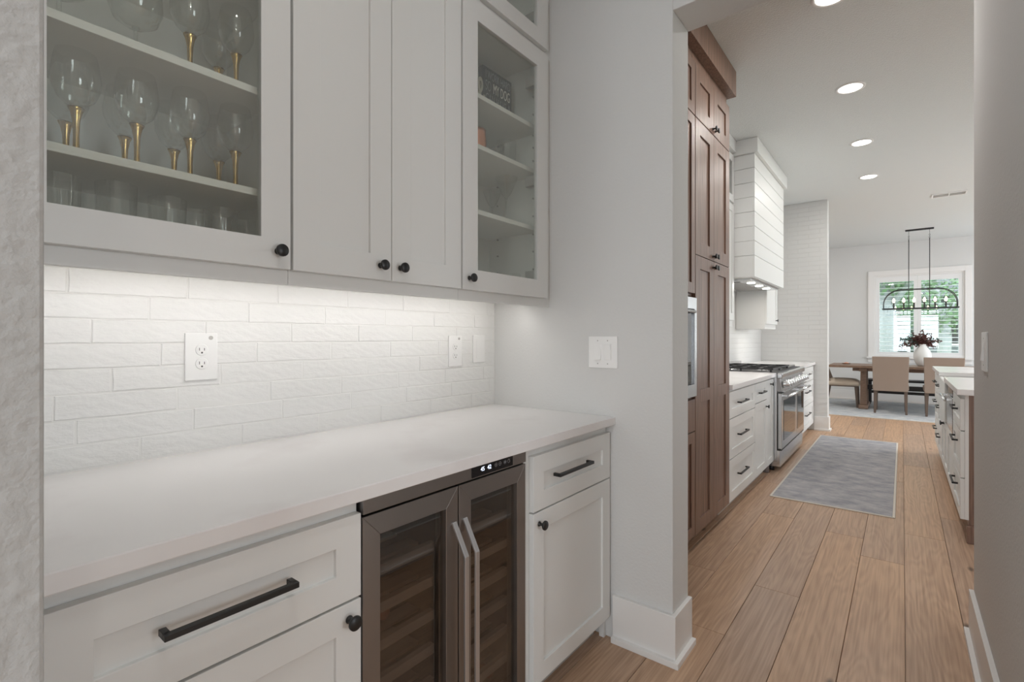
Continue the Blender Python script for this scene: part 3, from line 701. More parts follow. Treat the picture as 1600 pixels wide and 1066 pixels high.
# ================================================================= KITCHEN: WHITE BASE RUN
GK = 'white base cabinets of the kitchen run'
k1 = thing('base_cabinet', 'white three-drawer base cabinet beside the oak pantry', 'cabinet', (XW, 3.98, 0), GK)
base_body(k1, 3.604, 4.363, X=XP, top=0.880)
for (z0, z1, pz) in ((0.678, 0.862, 0.775), (0.396, 0.672, 0.545), (0.10, 0.390, 0.262)):
    d = door(k1, XP, 3.606, 4.360, z0, z1, 0.062, name='drawer'); pull(d, XP+0.02, 3.93, pz, 0.24)
k2 = thing('base_cabinet', 'white base cabinet with small drawer over a door between drawers and pull-out', 'cabinet', (XW, 4.6, 0), GK)
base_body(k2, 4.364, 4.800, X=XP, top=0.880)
d = door(k2, XP, 4.368, 4.797, 0.703, 0.862, 0.055, name='drawer'); pull(d, XP+0.02, 4.58, 0.782, 0.20)
d = door(k2, XP, 4.368, 4.797, 0.10, 0.697, 0.062); knob(d, XP+0.02, 4.768, 0.640)
k3 = thing('base_cabinet', 'narrow white pull-out cabinet beside the range', 'cabinet', (XW, 4.95, 0), GK)
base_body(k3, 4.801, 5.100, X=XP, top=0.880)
d = door(k3, XP, 4.803, 5.098, 0.10, 0.862, 0.055); knob(d, XP+0.02, 4.955, 0.822)
MB().lathe([(0.03, 0), (0.028, 0.02), (0.028, 0.098)], (XP-0.035, 5.04, 0), 20).obj('foot', 'foot_wood', k3)
k4 = thing('base_cabinet', 'white three-drawer base cabinet between the range and the tiled end wall', 'cabinet', (XW, 7.05, 0), GK)
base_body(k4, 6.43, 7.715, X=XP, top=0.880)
for (z0, z1, pz) in ((0.690, 0.862, 0.780), (0.396, 0.684, 0.565), (0.10, 0.390, 0.285)):
    d = door(k4, XP, 6.44, 7.705, z0, z1, 0.062, name='drawer'); pull(d, XP+0.02, 7.14, pz, 0.36)
t = B(KB, XP+0.042, 3.6045, 5.103, 0.8805, 0.915).obj('countertop', 'quartz', None, bevel=0.002); tag(t, 'white quartz countertop between the oak pantry and the range', 'countertop')
t = B(KB, XP+0.042, 6.425, 7.748, 0.8805, 0.915).obj('countertop', 'quartz', None, bevel=0.002); tag(t, 'white quartz countertop between the range and the tiled end wall', 'countertop')

# ---- range
R0, R1 = 5.108, 6.42; XR = -0.875
rg = thing('range_cooker', 'wide stainless gas range cooker with two oven doors under the hood', 'range', (-1.2, 5.76, 0))
B(XW+0.03, XR-0.035, R0, R1, 0.09, 0.905).obj('body', 'steel', rg, bevel=0.002)
B(XW+0.05, XR-0.01, R0+0.005, R1-0.005, 0.045, 0.195).obj('kick_panel', 'steel_bright', rg, bevel=0.003)
for a in (R0+0.06, R1-0.06):
    for x in (-1.45, XR-0.09): MB().lathe([(0.022, 0), (0.02, 0.045)], (x, a, 0), 14).obj('foot', 'black_iron', rg)
B(XR-0.035, XR-0.028, R0+0.004, R1-0.004, 0.197, 0.735).obj('door_gap', 'black', rg)
def oven_door(a, b, wz0, wz1, wy):
    d = B(XR-0.028, XR+0.004, a, b, 0.212, 0.725).obj('oven_door', 'steel', rg, bevel=0.003)
    B(XR+0.004, XR+0.0065, a+wy, b-wy, wz0, wz1).obj('window', 'oven_glass', d, bevel=0.001)
    mb = MB().tube([(XR+0.062, a+0.012, 0.705), (XR+0.062, b-0.012, 0.705)], 0.0135, 14)
    for y in (a+0.04, b-0.04): mb.box(XR+0.003, XR+0.060, y-0.012, y+0.012, 0.696, 0.714)
    mb.obj('handle', 'steel_bright', d)
oven_door(R0+0.006, R0+0.80, 0.28, 0.655, 0.085)
oven_door(R0+0.806, R1-0.006, 0.28, 0.655, 0.06)
m = MB().hexa([(XR-0.035,R0,0.745),(XR+0.01,R0,0.745),(XR+0.01,R1,0.745),(XR-0.035,R1,0.745)], [(XR-0.035,R0,0.865),(XR-0.012,R0,0.865),(XR-0.012,R1,0.865),(XR-0.035,R1,0.865)])
m.obj('control_panel', 'steel_dark', rg, bevel=0.002)
MB().box(XR-0.035, XR+0.012, R0, R1, 0.862, 0.912).obj('landing_ledge', 'steel_bright', rg, bevel=0.010, seg=3)
B(XR-0.03, XR+0.030, R0+0.004, R1-0.004, 0.742, 0.752).obj('drip_lip', 'steel_bright', rg, bevel=0.002)
B(XR-0.03, XR+0.002, R0+0.006, R1-0.006, 0.1965, 0.2095).obj('kick_gap_shade', 'black', rg)  # black strip painting the dark gap between oven doors and kick panel
for k in range(10):
    y = R0+0.09+k*(R1-R0-0.18)/9
    mb = MB().lathe([(0.034,0.0),(0.034,0.008),(0.027,0.012),(0.027,0.050),(0.023,0.056),(0.0,0.056)], (XR+0.003, y, 0.808), 20, 'x')
    mb.box(XR+0.055, XR+0.064, y-0.005, y+0.005, 0.784, 0.832).obj('knob', 'steel_bright', rg, origin=(XR, y, 0.808))
B(XW+0.03, XR-0.035, R0+0.005, R1-0.005, 0.9055, 0.918).obj('cooktop', 'black_iron', rg, bevel=0.002)
B(XW+0.03, XW+0.055, R0, R1, 0.918, 0.965).obj('back_guard', 'steel', rg, bevel=0.002)
for g in range(3):
    a = R0+0.02+g*0.425; b = a+0.415
    if g == 2:
        B(-1.50, -0.955, a, b, 0.918, 0.936).obj('griddle', 'steel_dark', rg, bevel=0.004); continue
    mb = MB(); x0, x1 = -1.51, -0.945; z0, z1 = 0.940, 0.952
    for y in (a, (a+b)/2-0.006, b-0.012): mb.box(x0, x1, y, y+0.012, z0, z1)
    for x in (x0, -1.37, (x0+x1)/2-0.006, -1.08, x1-0.012): mb.box(x, x+0.012, a, b, z0, z1)
    for x in (x0+0.02, (x0+x1)/2, x1-0.02):
        for y in (a+0.006, b-0.008): mb.box(x-0.008, x+0.008, y-0.006, y+0.006, 0.918, z0)
    mb.obj('grate', 'black_iron', rg, bevel=0.001)
    for x in (-1.37, -1.08):
        bu = MB().lathe([(0.055,0.918),(0.055,0.922),(0.04,0.926),(0.04,0.934),(0.036,0.937),(0.0,0.937)], (x, (a+b)/2, 0), 20).obj('burner', 'steel', rg)

# ---- hood
H0, H1, XH = 4.955, 6.37, -1.080
hd = thing('range_hood', 'white shiplap range hood box reaching up to the ceiling', 'range hood', (XW, 5.66, 1.82))
B(XW+0.002, XH, H0+0.01, H1-0.01, 1.80, 2.97).obj('body', 'grout', hd)
zs = [1.806, 2.005, 2.140, 2.275, 2.410, 2.545, 2.680, 2.815, 2.945]
for i in range(len(zs)-1):
    z0, z1 = zs[i], zs[i+1]-0.004
    mb = MB().box(XH, XH+0.014, H0, H1, z0, z1)
    mb.obj('plank', 'cab', hd, origin=(XH, 5.66, (z0+z1)/2), bevel=0.0015)
    for y0, y1 in ((H0, H0+0.01), (H1-0.01, H1)):
        B(XW+0.002, XH, y0, y1, z0, z1).obj('plank', 'cab', hd, origin=(-1.3, y0, (z0+z1)/2), bevel=0.0015)
m = MB().box(XW+0.002, XH+0.045, H0-0.03, H1+0.03, 2.945, 3.078); m.obj('crown', 'cab', hd, bevel=0.0015)
ins = B(XW+0.06, XH-0.03, H0+0.06, H1-0.06, 1.785, 1.80).obj('insert', 'steel', hd, bevel=0.002)
B(XW+0.12, XH-0.16, H0+0.2, H1-0.2, 1.780, 1.785).obj('baffle_filter', 'steel_dark', ins, bevel=0.001)
for y in (5.33, 5.68, 6.03):
    MB().lathe([(0.038, 1.7835), (0.036, 1.781), (0.0, 1.7805)], (XH-0.10, y, 0), 20, cap=False).obj('lamp', 'lamp', ins)
    area('hood_lamp', (XH-0.10, y, 1.775), 0.06, 1.6, (0, 0, 0), (1, 0.93, 0.84), 'DISK')

# ---- wall cabinets of the kitchen
XK = -1.262
w1 = thing('wall_cabinet', 'white kitchen wall cabinets between the oak pantry and the hood', 'cabinet', (XW, 4.28, 1.38), 'white wall cabinets of the kitchen')
B(XW+0.002, XK, 3.604, 4.952, 1.402, 2.97).obj('body', 'cab', w1)
B(XK-0.02, XK, 3.604, 4.952, 1.345, 1.402).obj('light_rail', 'cab', w1)
for a, b in ((3.607, 4.05), (4.054, 4.498), (4.502, 4.948)):
    d = door(w1, XK, a, b, 1.4045, 2.485, 0.065); knob(d, XK+0.02, a+0.03, 1.46)
    d = door(w1, XK, a, b, 2.51, 2.95, 0.065, glass='pane'); B(XK+0.0005, XK+0.003, a+0.06, b-0.06, 2.57, 2.89).obj('inside', 'steel_dark', d)
w2 = thing('wall_cabinet', 'small white kitchen wall cabinet between the hood and the tiled end wall', 'cabinet', (XW, 6.65, 1.38), 'white wall cabinets of the kitchen')
B(XW+0.002, XK, 6.385, 7.00, 1.402, 2.97).obj('body', 'cab', w2, bevel=0.001)
B(XW+0.002, XK, 6.385, 7.00, 1.345, 1.4018).obj('light_rail', 'cab', w2, bevel=0.001)
d = door(w2, XK, 6.388, 6.997, 1.4045, 2.485, 0.065); knob(d, XK+0.02, 6.90, 1.455)
d = door(w2, XK, 6.388, 6.997, 2.51, 2.95, 0.065)
B(XW+0.002, XK+0.045, 6.401, 7.03, 2.971, 3.078).obj('crown', 'cab', w2, bevel=0.001)
B(XW+0.002, XK+0.045, 3.642, 4.924, 2.971, 3.078).obj('crown', 'cab', w1, bevel=0.001)
for nm, yy, L_ in (('white', 4.28, 1.25), ('white', 6.69, 0.5)):
    area('under_cabinet_lamp', (-1.36, yy, 1.398 if yy < 5 else 1.34), 0.03, 2.6*L_, (0, 0, 0), (1, 0.96, 0.9), sy=L_)

# ================================================================= ISLAND
XI = 0.298; GI = 'island cabinets'
IT = 0.895
il = thing('island_cabinet', 'white island drawer cabinet with brown wood end panel', 'cabinet', (0.8, 4.3, 0), GI)
B(XI, 0.3165, 4.060, 4.609, 0.135, IT).obj('body', 'cab', il, bevel=0.001)
B(0.3165, 1.30, 4.066, 4.609, 0.10, IT-0.001).obj('end_panel', oak, il, bevel=0.001)
B(0.36, 1.29, 4.10, 4.609, 0, 0.10).obj('toe_kick', oak, il)
B(0.306, 1.31, 4.035, 4.066, 0, 0.105).obj('base_molding', oak, il, bevel=0.003)
for (z0, z1, pz) in ((0.675, 0.868, 0.79), (0.388, 0.669, 0.59), (0.135, 0.382, 0.315)):
    d = door(il, XI, 4.062, 4.604, z0, z1, 0.06, sgn=-1, name='drawer'); pull(d, XI-0.02, 4.33, pz, 0.22, sgn=-1)
mw = thing('microwave_drawer', 'built-in stainless microwave drawer in the island beside the sink', 'microwave', (0.6, 4.9, 0.5))
B(XI, 0.90, 4.611, 5.178, 0.560, IT-0.001).obj('body', 'steel', mw)
B(XI-0.022, XI, 4.615, 5.175, 0.820, 0.888).obj('control_panel', 'display', mw, bevel=0.001)
B(XI-0.024, XI, 4.615, 5.175, 0.566, 0.815).obj('drawer_front', 'steel', mw, bevel=0.003)
MB().tube([(XI-0.06, 4.66, 0.80), (XI-0.06, 5.13, 0.80)], 0.01, 10).box(XI-0.06, XI-0.02, 4.68, 4.70, 0.793, 0.807).box(XI-0.06, XI-0.02, 5.09, 5.11, 0.793, 0.807).obj('handle', 'steel_bright', mw)
i2 = thing('island_cabinet', 'white island cabinet front below the microwave drawer', 'cabinet', (0.8, 4.9, 0), GI)
B(XI, 1.30, 4.611, 5.178, 0.135, 0.559).obj('body', 'cab', i2); B(0.36, 1.29, 4.611, 5.178, 0, 0.135).obj('toe_kick', oak, i2)
door(i2, XI, 4.615, 5.174, 0.135, 0.552, 0.06, sgn=-1, name='drawer')
i3 = thing('island_cabinet', 'white island sink cabinet with two doors and black knobs', 'cabinet', (0.8, 5.5, 0), GI)
B(XI, 1.30, 5.180, 5.900, 0.135, 0.560).obj('body', 'cab', i3); B(0.36, 1.29, 5.180, 5.900, 0, 0.135).obj('toe_kick', oak, i3)
d = door(i3, XI, 5.184, 5.539, 0.135, 0.552, 0.06, sgn=-1); knob(d, XI-0.02, 5.51, 0.52, -1)
d = door(i3, XI, 5.542, 5.897, 0.135, 0.552, 0.06, sgn=-1); knob(d, XI-0.02, 5.57, 0.52, -1)
sk = MB().box(0.262, 0.29, 5.19, 5.89, 0.565, 0.892).box(0.69, 0.715, 5.19, 5.89, 0.62, 0.892).box(0.29, 0.69, 5.19, 5.215, 0.62, 0.892).box(0.29, 0.69, 5.865, 5.89, 0.62, 0.892).box(0.29, 0.69, 5.19, 5.89, 0.565, 0.62)
s_ = sk.obj('apron_sink', 'ceramic', None, bevel=0.008, seg=3); tag(s_, 'white apron-front sink set into the island', 'sink')
fa = thing('faucet', 'arched chrome faucet standing behind the island sink', 'faucet', (0.80, 5.55, 0.931))
MB().lathe([(0.026,0.0),(0.024,0.01),(0.016,0.02)], (0.80,5.55,0.931), 16).obj('base', 'steel_bright', fa)
MB().tube([(0.80,5.55,0.94),(0.80,5.55,1.02)]+[(0.72+0.08*math.cos(a),5.55,1.02+0.08*math.sin(a)) for a in [PI*k/10 for k in range(1,11)]]+[(0.64,5.55,0.97)], 0.011, 10).obj('spout', 'steel_bright', fa)
i4 = thing('island_cabinet', 'white island drawer cabinet at the dining end with black pulls', 'cabinet', (0.8, 6.5, 0), GI)
B(XI, 1.30, 5.902, 7.04, 0.135, IT-0.001).obj('body', 'cab', i4); B(0.36, 1.29, 5.902, 7.0, 0, 0.135).obj('toe_kick', oak, i4)
for a, b in ((5.906, 6.45), (6.455, 7.03)):
    for (z0, z1, pz) in ((0.675, 0.868, 0.79), (0.388, 0.669, 0.59), (0.135, 0.382, 0.315)):
        d = door(i4, XI, a, b, z0, z1, 0.06, sgn=-1, name='drawer'); pull(d, XI-0.02, (a+b)/2, pz, 0.22, sgn=-1)
mb = MB()
out = [(0.259,4.0),(1.35,4.0),(1.35,7.1),(0.259,7.1),(0.259,5.90),(0.72,5.90),(0.72,5.18),(0.259,5.18)]
n = len(out); mb.poly([(x,y,IT) for x,y in out]+[(x,y,0.930) for x,y in out], [tuple(range(n))[::-1], tuple(range(n,2*n))]+[(k,(k+1)%n,n+(k+1)%n,n+k) for k in range(n)])
t = mb.obj('countertop', 'quartz', None, bevel=0.002); tag(t, 'white quartz island countertop notched around the sink', 'countertop')

# ================================================================= RUGS
def rug(name, label, x0, x1, y0, y1, mt, skew=0):
    t = thing(name, label, 'rug', ((x0+x1)/2, (y0+y1)/2, 0))
    mb = MB(); nx, ny = 6, 14; vs = []
    mb.box(x0+0.015, x1-0.015, y0+0.015, y1-0.015, 0.0005, 0.0085).obj('pile', mt, t, origin=((x0+x1)/2, (y0+y1)/2, 0), bevel=0.002)
    MB().box(x0, x0+0.015, y0, y1, 0.0005, 0.0075).box(x1-0.015, x1, y0, y1, 0.0005, 0.0075).box(x0+0.015, x1-0.015, y0, y0+0.015, 0.0005, 0.0075).box(x0+0.015, x1-0.015, y1-0.015, y1, 0.0005, 0.0075).obj('binding', 'rug_edge', t, bevel=0.002)
rug('runner_rug', 'faded blue-grey runner rug on the oak floor beside the range', -0.815, -0.038, 4.28, 7.35, 'runner')
rug('area_rug', 'large pale blue-grey rug under the dining table', -1.75, 2.2, 9.437, 12.0, 'dining_rug')
RZ = 0.009

# ================================================================= DINING
TX0, TX1, TY0, TY1 = -1.03, 1.49, 10.35, 11.27
tb = thing('dining_table', 'long brown wooden trestle dining table below the chandelier', 'table', (0.23, 10.81, RZ))
for k in range(5):
    a = TY0+k*(TY1-TY0)/5; B(TX0+0.16, TX1-0.16, a+0.001, a+(TY1-TY0)/5-0.001, 0.722, 0.762).obj('plank', 'table_wood', tb, origin=(0.23, a+0.09, 0.74), bevel=0.002)
for x in (TX0, TX1-0.158): B(x, x+0.158, TY0, TY1, 0.722, 0.762).obj('breadboard_end', 'table_wood', tb, origin=(x, 10.8, 0.74), bevel=0.003)
B(TX0+0.35, TX1-0.35, TY0+0.10, TY0+0.125, 0.665, 0.7215).obj('apron', 'table_wood', tb); B(TX0+0.35, TX1-0.35, TY1-0.125, TY1-0.10, 0.665, 0.7215).obj('apron', 'table_wood', tb)
for x in (-0.53, 0.99):
    B(x-0.055, x+0.055, TY0+0.06, TY1-0.06, 0.660, 0.7215).obj('top_rail', 'table_wood', tb, bevel=0.006)
    B(x-0.07, x+0.07, TY0+0.10, TY1-0.10, RZ, 0.075).obj('foot', 'table_wood', tb, bevel=0.012)
    for y in (10.58, 11.04):
        mb = MB().hexa([(x-0.05,y-0.05,0.075),(x+0.05,y-0.05,0.075),(x+0.05,y+0.05,0.075),(x-0.05,y+0.05,0.075)], [(x-0.042,y-0.042,0.66),(x+0.042,y-0.042,0.66),(x+0.042,y+0.042,0.66),(x-0.042,y+0.042,0.66)])
        mb.obj('post', 'table_wood', tb, bevel=0.005)
B(-0.48, 0.94, 10.77, 10.85, 0.33, 0.41).obj('stretcher', 'bench', tb, bevel=0.004)

def leg_mb(x, y, z1, r0, r1, dx=0, dy=0):
    return MB().hexa([(x+dx-r0,y+dy-r0,RZ),(x+dx+r0,y+dy-r0,RZ),(x+dx+r0,y+dy+r0,RZ),(x+dx-r0,y+dy+r0,RZ)], [(x-r1,y-r1,z1),(x+r1,y-r1,z1),(x+r1,y+r1,z1),(x-r1,y+r1,z1)])
def cushion(x0, x1, y0, y1, z0, z1, crown):
    n = 8; mb = MB(); vs = []
    for j in range(n+1):
        for i in range(n+1):
            u, w = i/n, j/n; e = (1-(2*u-1)**4)*(1-(2*w-1)**4)
            vs.append((x0+(x1-x0)*u, y0+(y1-y0)*w, z1-0.02+0.02*min(1, e*3)+crown*e))
    fs = [(j*(n+1)+i, j*(n+1)+i+1, (j+1)*(n+1)+i+1, (j+1)*(n+1)+i) for j in range(n) for i in range(n)]
    b0 = len(vs); ringi = [i for i in range(n)]+[(n+1)*j+n for j in range(n)]+[(n+1)*n+i for i in range(n, 0, -1)]+[(n+1)*j for j in range(n, 0, -1)]
    for r in ringi: vs.append((vs[r][0], vs[r][1], z0))
    m_ = len(ringi)
    for k in range(m_): q = (k+1) % m_; fs.append((ringi[q], ringi[k], b0+k, b0+q))
    fs.append(tuple(b0+k for k in range(m_))); return mb.poly(vs, fs, True)
def dining_chair(label, cx, cy, rot, fab='fabric'):
    t = thing('dining_chair', label, 'chair', (0, 0, 0), 'upholstered dining chairs')
    # local: back at -Y, seat toward +Y
    for sx in (-1, 1):
        leg_mb(sx*0.195, -0.20, 0.43, 0.015, 0.024, sx*0.008, -0.03).obj('leg', 'chair_leg', t, bevel=0.003)
        leg_mb(sx*0.195, 0.215, 0.41, 0.014, 0.022, 0, 0.0).obj('leg', 'chair_leg', t, bevel=0.003)
    cushion(-0.235, 0.235, -0.20, 0.26, 0.40, 0.485, 0.015).obj('seat', fab, t, bevel=0.006)
    # back: gently raked slab, slightly wider at the top
    n = 8; vs = []; 
    for k in range(n+1):
        z = 0.375+(0.935-0.375)*k/n; rk = -0.225-0.055*(k/n)**1.4; w = 0.225+0.013*k/n; th = 0.035-0.006*k/n
        vs += [(-w, rk-th, z), (w, rk-th, z), (w, rk+th, z), (-w, rk+th, z)]
    fs = [(3,2,1,0), tuple(4*n+i for i in range(4))]
    for k in range(n):
        for i in range(4): j = (i+1) % 4; fs.append((4*k+i, 4*k+j, 4*k+4+j, 4*k+4+i))
    MB().poly(vs, fs).obj('backrest', fab, t, bevel=0.010, seg=3)
    t.location = (cx, cy, 0); t.rotation_euler = (0, 0, rot); return t
dining_chair('beige upholstered dining chair with its back to the kitchen, in front of the vase', -0.15, 10.29, 0)
dining_chair('beige upholstered dining chair partly hidden behind the island end', 0.50, 10.29, 0)
# head chair
t = thing('dining_chair', 'pale tan upholstered chair at the table head beside the tiled wall edge', 'chair', (0, 0, 0), 'upholstered dining chairs')
for sx in (-1, 1):
    leg_mb(sx*0.20, 0.22, 0.41, 0.013, 0.024, 0, 0.02).obj('leg', 'chair_leg', t, bevel=0.003)
    leg_mb(sx*0.20, -0.20, 0.41, 0.013, 0.024, 0, -0.05).obj('leg', 'chair_leg', t, bevel=0.003)
cushion(-0.25, 0.25, -0.24, 0.27, 0.395, 0.475, 0.035).obj('seat', 'fabric_light', t)
MB().box(-0.235, 0.235, -0.225, 0.255, 0.375, 0.396).obj('seat_frame', 'chair_leg', t)
vs = []; n = 10; fs = []
for k in range(n+1):
    z = 0.42+0.5*k/n
    for i in range(9):
        u = -1+i/4; vs.append((0.24*u*(1-0.12*(k/n)), -0.235+0.10*abs(u)**2.5*(1-k/n*0.55)-0.08*k/n, z-0.08*abs(u)**3*k/n))
m_ = len(vs); vs += [(x, y-0.045, z) for x, y, z in vs]
for k in range(n):
    for i in range(8):
        a = k*9+i; fs += [(a, a+1, a+10, a+9), (m_+a+9, m_+a+10, m_+a+1, m_+a)]
for k in range(n): a = k*9; fs += [(a, a+9, m_+a+9, m_+a), (a+8, m_+a+8, m_+a+17, a+17)]
for i in range(8): fs += [(i, m_+i, m_+i+1, i+1), (n*9+i, n*9+i+1, m_+n*9+i+1, m_+n*9+i)]
MB().poly(vs, fs, True).obj('backrest', 'fabric', t, bevel=0.004)
t.location = (-0.86, 10.78, 0); t.rotation_euler = (0, 0, -PI/2)
# bench behind the table
bn = thing('dining_bench', 'long dark bench behind the dining table under the window', 'bench', (0.25, 11.55, RZ))
B(-0.55, 1.10, 11.38, 11.72, 0.43, 0.465).obj('seat', 'bench', bn, bevel=0.004)
for x in (-0.48, 1.03):
    for y in (11.42, 11.68): leg_mb(x, y, 0.43, 0.02, 0.025).obj('leg', 'bench', bn)
B(-0.46, 1.01, 11.54, 11.57, 0.20, 0.25).obj('stretcher', 'bench', bn); 
for x in (-0.48, 1.03): B(x-0.015, x+0.015, 11.42, 11.68, 0.20, 0.25).obj('cross_rail', 'bench', bn)
# things on the table
VX, VY = 0.268, 10.80
nr = 40; prof = [(0.055,0.0),(0.075,0.02),(0.105,0.08),(0.118,0.15),(0.115,0.21),(0.095,0.27),(0.062,0.32),(0.050,0.35),(0.054,0.372)]
vs = []; fs = []
for r_, z in prof:
    for k in range(nr*2): rr = r_*(1+(0.02 if k % 2 else -0.012)); vs.append((VX+rr*math.cos(PI*k/nr), VY+rr*math.sin(PI*k/nr), 0.7625+z))
N2 = nr*2
for j in range(len(prof)-1):
    for k in range(N2): q = (k+1) % N2; fs.append((j*N2+k, j*N2+q, (j+1)*N2+q, (j+1)*N2+k))
fs.append(tuple(range(N2))[::-1])
vz = MB().poly(vs, fs, True).obj('ribbed_vase', 'ceramic', None, origin=(VX, VY, 0.7625)); tag(vz, 'round white ribbed ceramic vase on the dining table', 'vase')
bq = thing('dried_bouquet', 'dark burgundy leafy branches arranged in the white vase', 'branches', (VX, VY, 1.10))
rnd = random.Random(3)
stems = MB(); leaves = MB(); tl = MB()
for s in range(26):
    a = rnd.uniform(0, 2*PI); tilt = rnd.uniform(0.25, 1.25); L_ = rnd.uniform(0.16, 0.29) * (1.0 if s < 21 else 1.15)
    base = Vector((VX+0.02*math.cos(a), VY+0.02*math.sin(a), 1.08)); pts = []
    for k in range(7):
        f = k/6; rr = L_*f*math.sin(tilt)*(0.5+0.5*f)*1.15; zz = L_*f*math.cos(tilt)*0.8+0.09*f-0.11*f*f*tilt
        pts.append(base+Vector((rr*math.cos(a), rr*math.sin(a)*0.8, zz)))
    stems.tube(pts, 0.0018, 5)
    tgt = leaves if s < 21 else tl
    for k in range(2, 7):
        for q in range(8):
            p = pts[k]+Vector([rnd.uniform(-0.018, 0.018) for _ in range(3)])
            d = Vector([rnd.uniform(-1, 1) for _ in range(3)]).normalized(); e = d.cross(Vector([rnd.uniform(-1, 1) for _ in range(3)])).normalized()
            l, w = 0.034, 0.014
            tgt.poly([p, p+d*l*0.5+e*w, p+d*l, p+d*l*0.5-e*w], [(0,1,2,3)])
stems.obj('stem', 'stem_green', bq)
o = leaves.obj('foliage', 'leaf_dark', bq); o['kind'] = 'stuff'
o = tl.obj('foliage', 'leaf_teal', bq); o['kind'] = 'stuff'; o['label'] = 'teal-green sprigs drooping at the side'
bk = thing('wooden_tray', 'small round wooden dish on the table near the head chair', 'tray', (-0.80, 10.85, 0.7625))
MB().lathe([(0.0,0.0),(0.055,0.0),(0.07,0.018),(0.066,0.018),(0.052,0.006),(0.0,0.006)], (-0.80,10.85,0.7625), 24).obj('dish', 'table_wood', bk)
MB().lathe([(0.0,0.006),(0.035,0.006),(0.04,0.022),(0.02,0.03),(0.0,0.031)], (-0.80,10.85,0.7625), 16).obj('lid', 'copper', bk)

# ---- chandelier
ch = thing('chandelier', 'black linear chandelier with six candle bulbs over the dining table', 'chandelier', (0.225, 10.8, 1.73))
B(0.04, 0.415, 10.775, 10.825, 3.055, 3.0795).obj('canopy', 'black_iron', ch, bevel=0.003)
for x in (0.088, 0.36):
    MB().tube([(x, 10.8, 3.056), (x, 10.8, 3.00)], 0.003, 6).obj('hook', 'black_iron', ch)
    for q in range(4): MB().tube([(x+(0.008*math.cos(a) if q % 2 else 0), 10.8+(0 if q % 2 else 0.008*math.cos(a)), 2.985-0.02*q+0.014*math.sin(a)) for a in [2*PI*k/10 for k in range(10)]], 0.0022, 5, closed=True).obj('chain_link', 'black_iron', ch)
    MB().tube([(x, 10.8, 2.915), (x, 10.8, 1.745)], 0.0058, 8).obj('rod', 'black_iron', ch)
X0c, X1c, ZB, ZT, RC = -0.255, 0.705, 1.752, 2.062, 0.24
for dy in (-0.085, 0.085):
    pts = [(X0c, 10.8+dy, ZB)]+[(X0c+RC-RC*math.cos(a), 10.8+dy, ZT-RC+RC*math.sin(a)) for a in [PI/2*k/8 for k in range(9)]]+[(X1c-RC+RC*math.sin(a), 10.8+dy, ZT-RC+RC*math.cos(a)) for a in [PI/2*k/8 for k in range(9)]]+[(X1c, 10.8+dy, ZB)]
    MB().tube(pts, 0.0062, 8).obj('arch', 'black_iron', ch)
    B(X0c-0.02, X1c+0.02, 10.8+dy-0.008, 10.8+dy+0.008, ZB-0.024, ZB-0.004).obj('bottom_rail', 'black_iron', ch)
for x in (X0c-0.012, X1c+0.002): B(x, x+0.012, 10.715, 10.885, ZB-0.022, ZB-0.006).obj('cross_bar', 'black_iron', ch)
for x in (0.088, 0.36): B(x-0.006, x+0.006, 10.715, 10.885, ZT-0.006, ZT+0.004).obj('cross_bar', 'black_iron', ch)
B(X0c, X1c, 10.79, 10.81, ZB-0.02, ZB-0.006).obj('centre_rail', 'black_iron', ch)
for k in range(6):
    x = -0.115+k*0.136
    MB().lathe([(0.022, 0), (0.022, 0.006), (0.011, 0.008), (0.011, 0.10), (0.0, 0.10)], (x, 10.8, ZB-0.006), 12).obj('candle_sleeve', 'black_iron', ch)
    MB().lathe([(0.009, 0.10), (0.017, 0.118), (0.019, 0.135), (0.012, 0.158), (0.002, 0.178)], (x, 10.8, ZB-0.006), 14).obj('bulb', 'bulb', ch)

# ================================================================= DINING WINDOW WITH SHUTTERS
wn = struct('window_1', MB().box(WX0, WX0+0.03, 12.1, 12.26, WZ0, WZ1).box(WX1-0.03, WX1, 12.1, 12.26, WZ0, WZ1).box(WX0+0.03, WX1-0.03, 12.1, 12.26, WZ1-0.03, WZ1).box(WX0+0.03, WX1-0.03, 12.1, 12.26, WZ0, WZ0+0.03), 'trim')
CX0, CX1 = WX0-0.095, WX1+0.095
MB().box(CX0, WX0, 12.078, 12.1, WZ0-0.02, WZ1+0.095).box(WX1, CX1, 12.078, 12.1, WZ0-0.02, WZ1+0.095).box(WX0, WX1, 12.078, 12.1, WZ1, WZ1+0.095).obj('casing', 'trim', wn, bevel=0.002)
MB().box(CX0-0.02, CX1+0.02, 12.03, 12.11, WZ0-0.045, WZ0-0.02).box(CX0, CX1, 12.082, 12.1, WZ0-0.13, WZ0-0.045).obj('sill', 'trim', wn, bevel=0.002)
B(WX0+0.03, WX1-0.03, 12.235, 12.241, WZ0+0.03, WZ1-0.03).obj('pane', 'pane_window', wn)
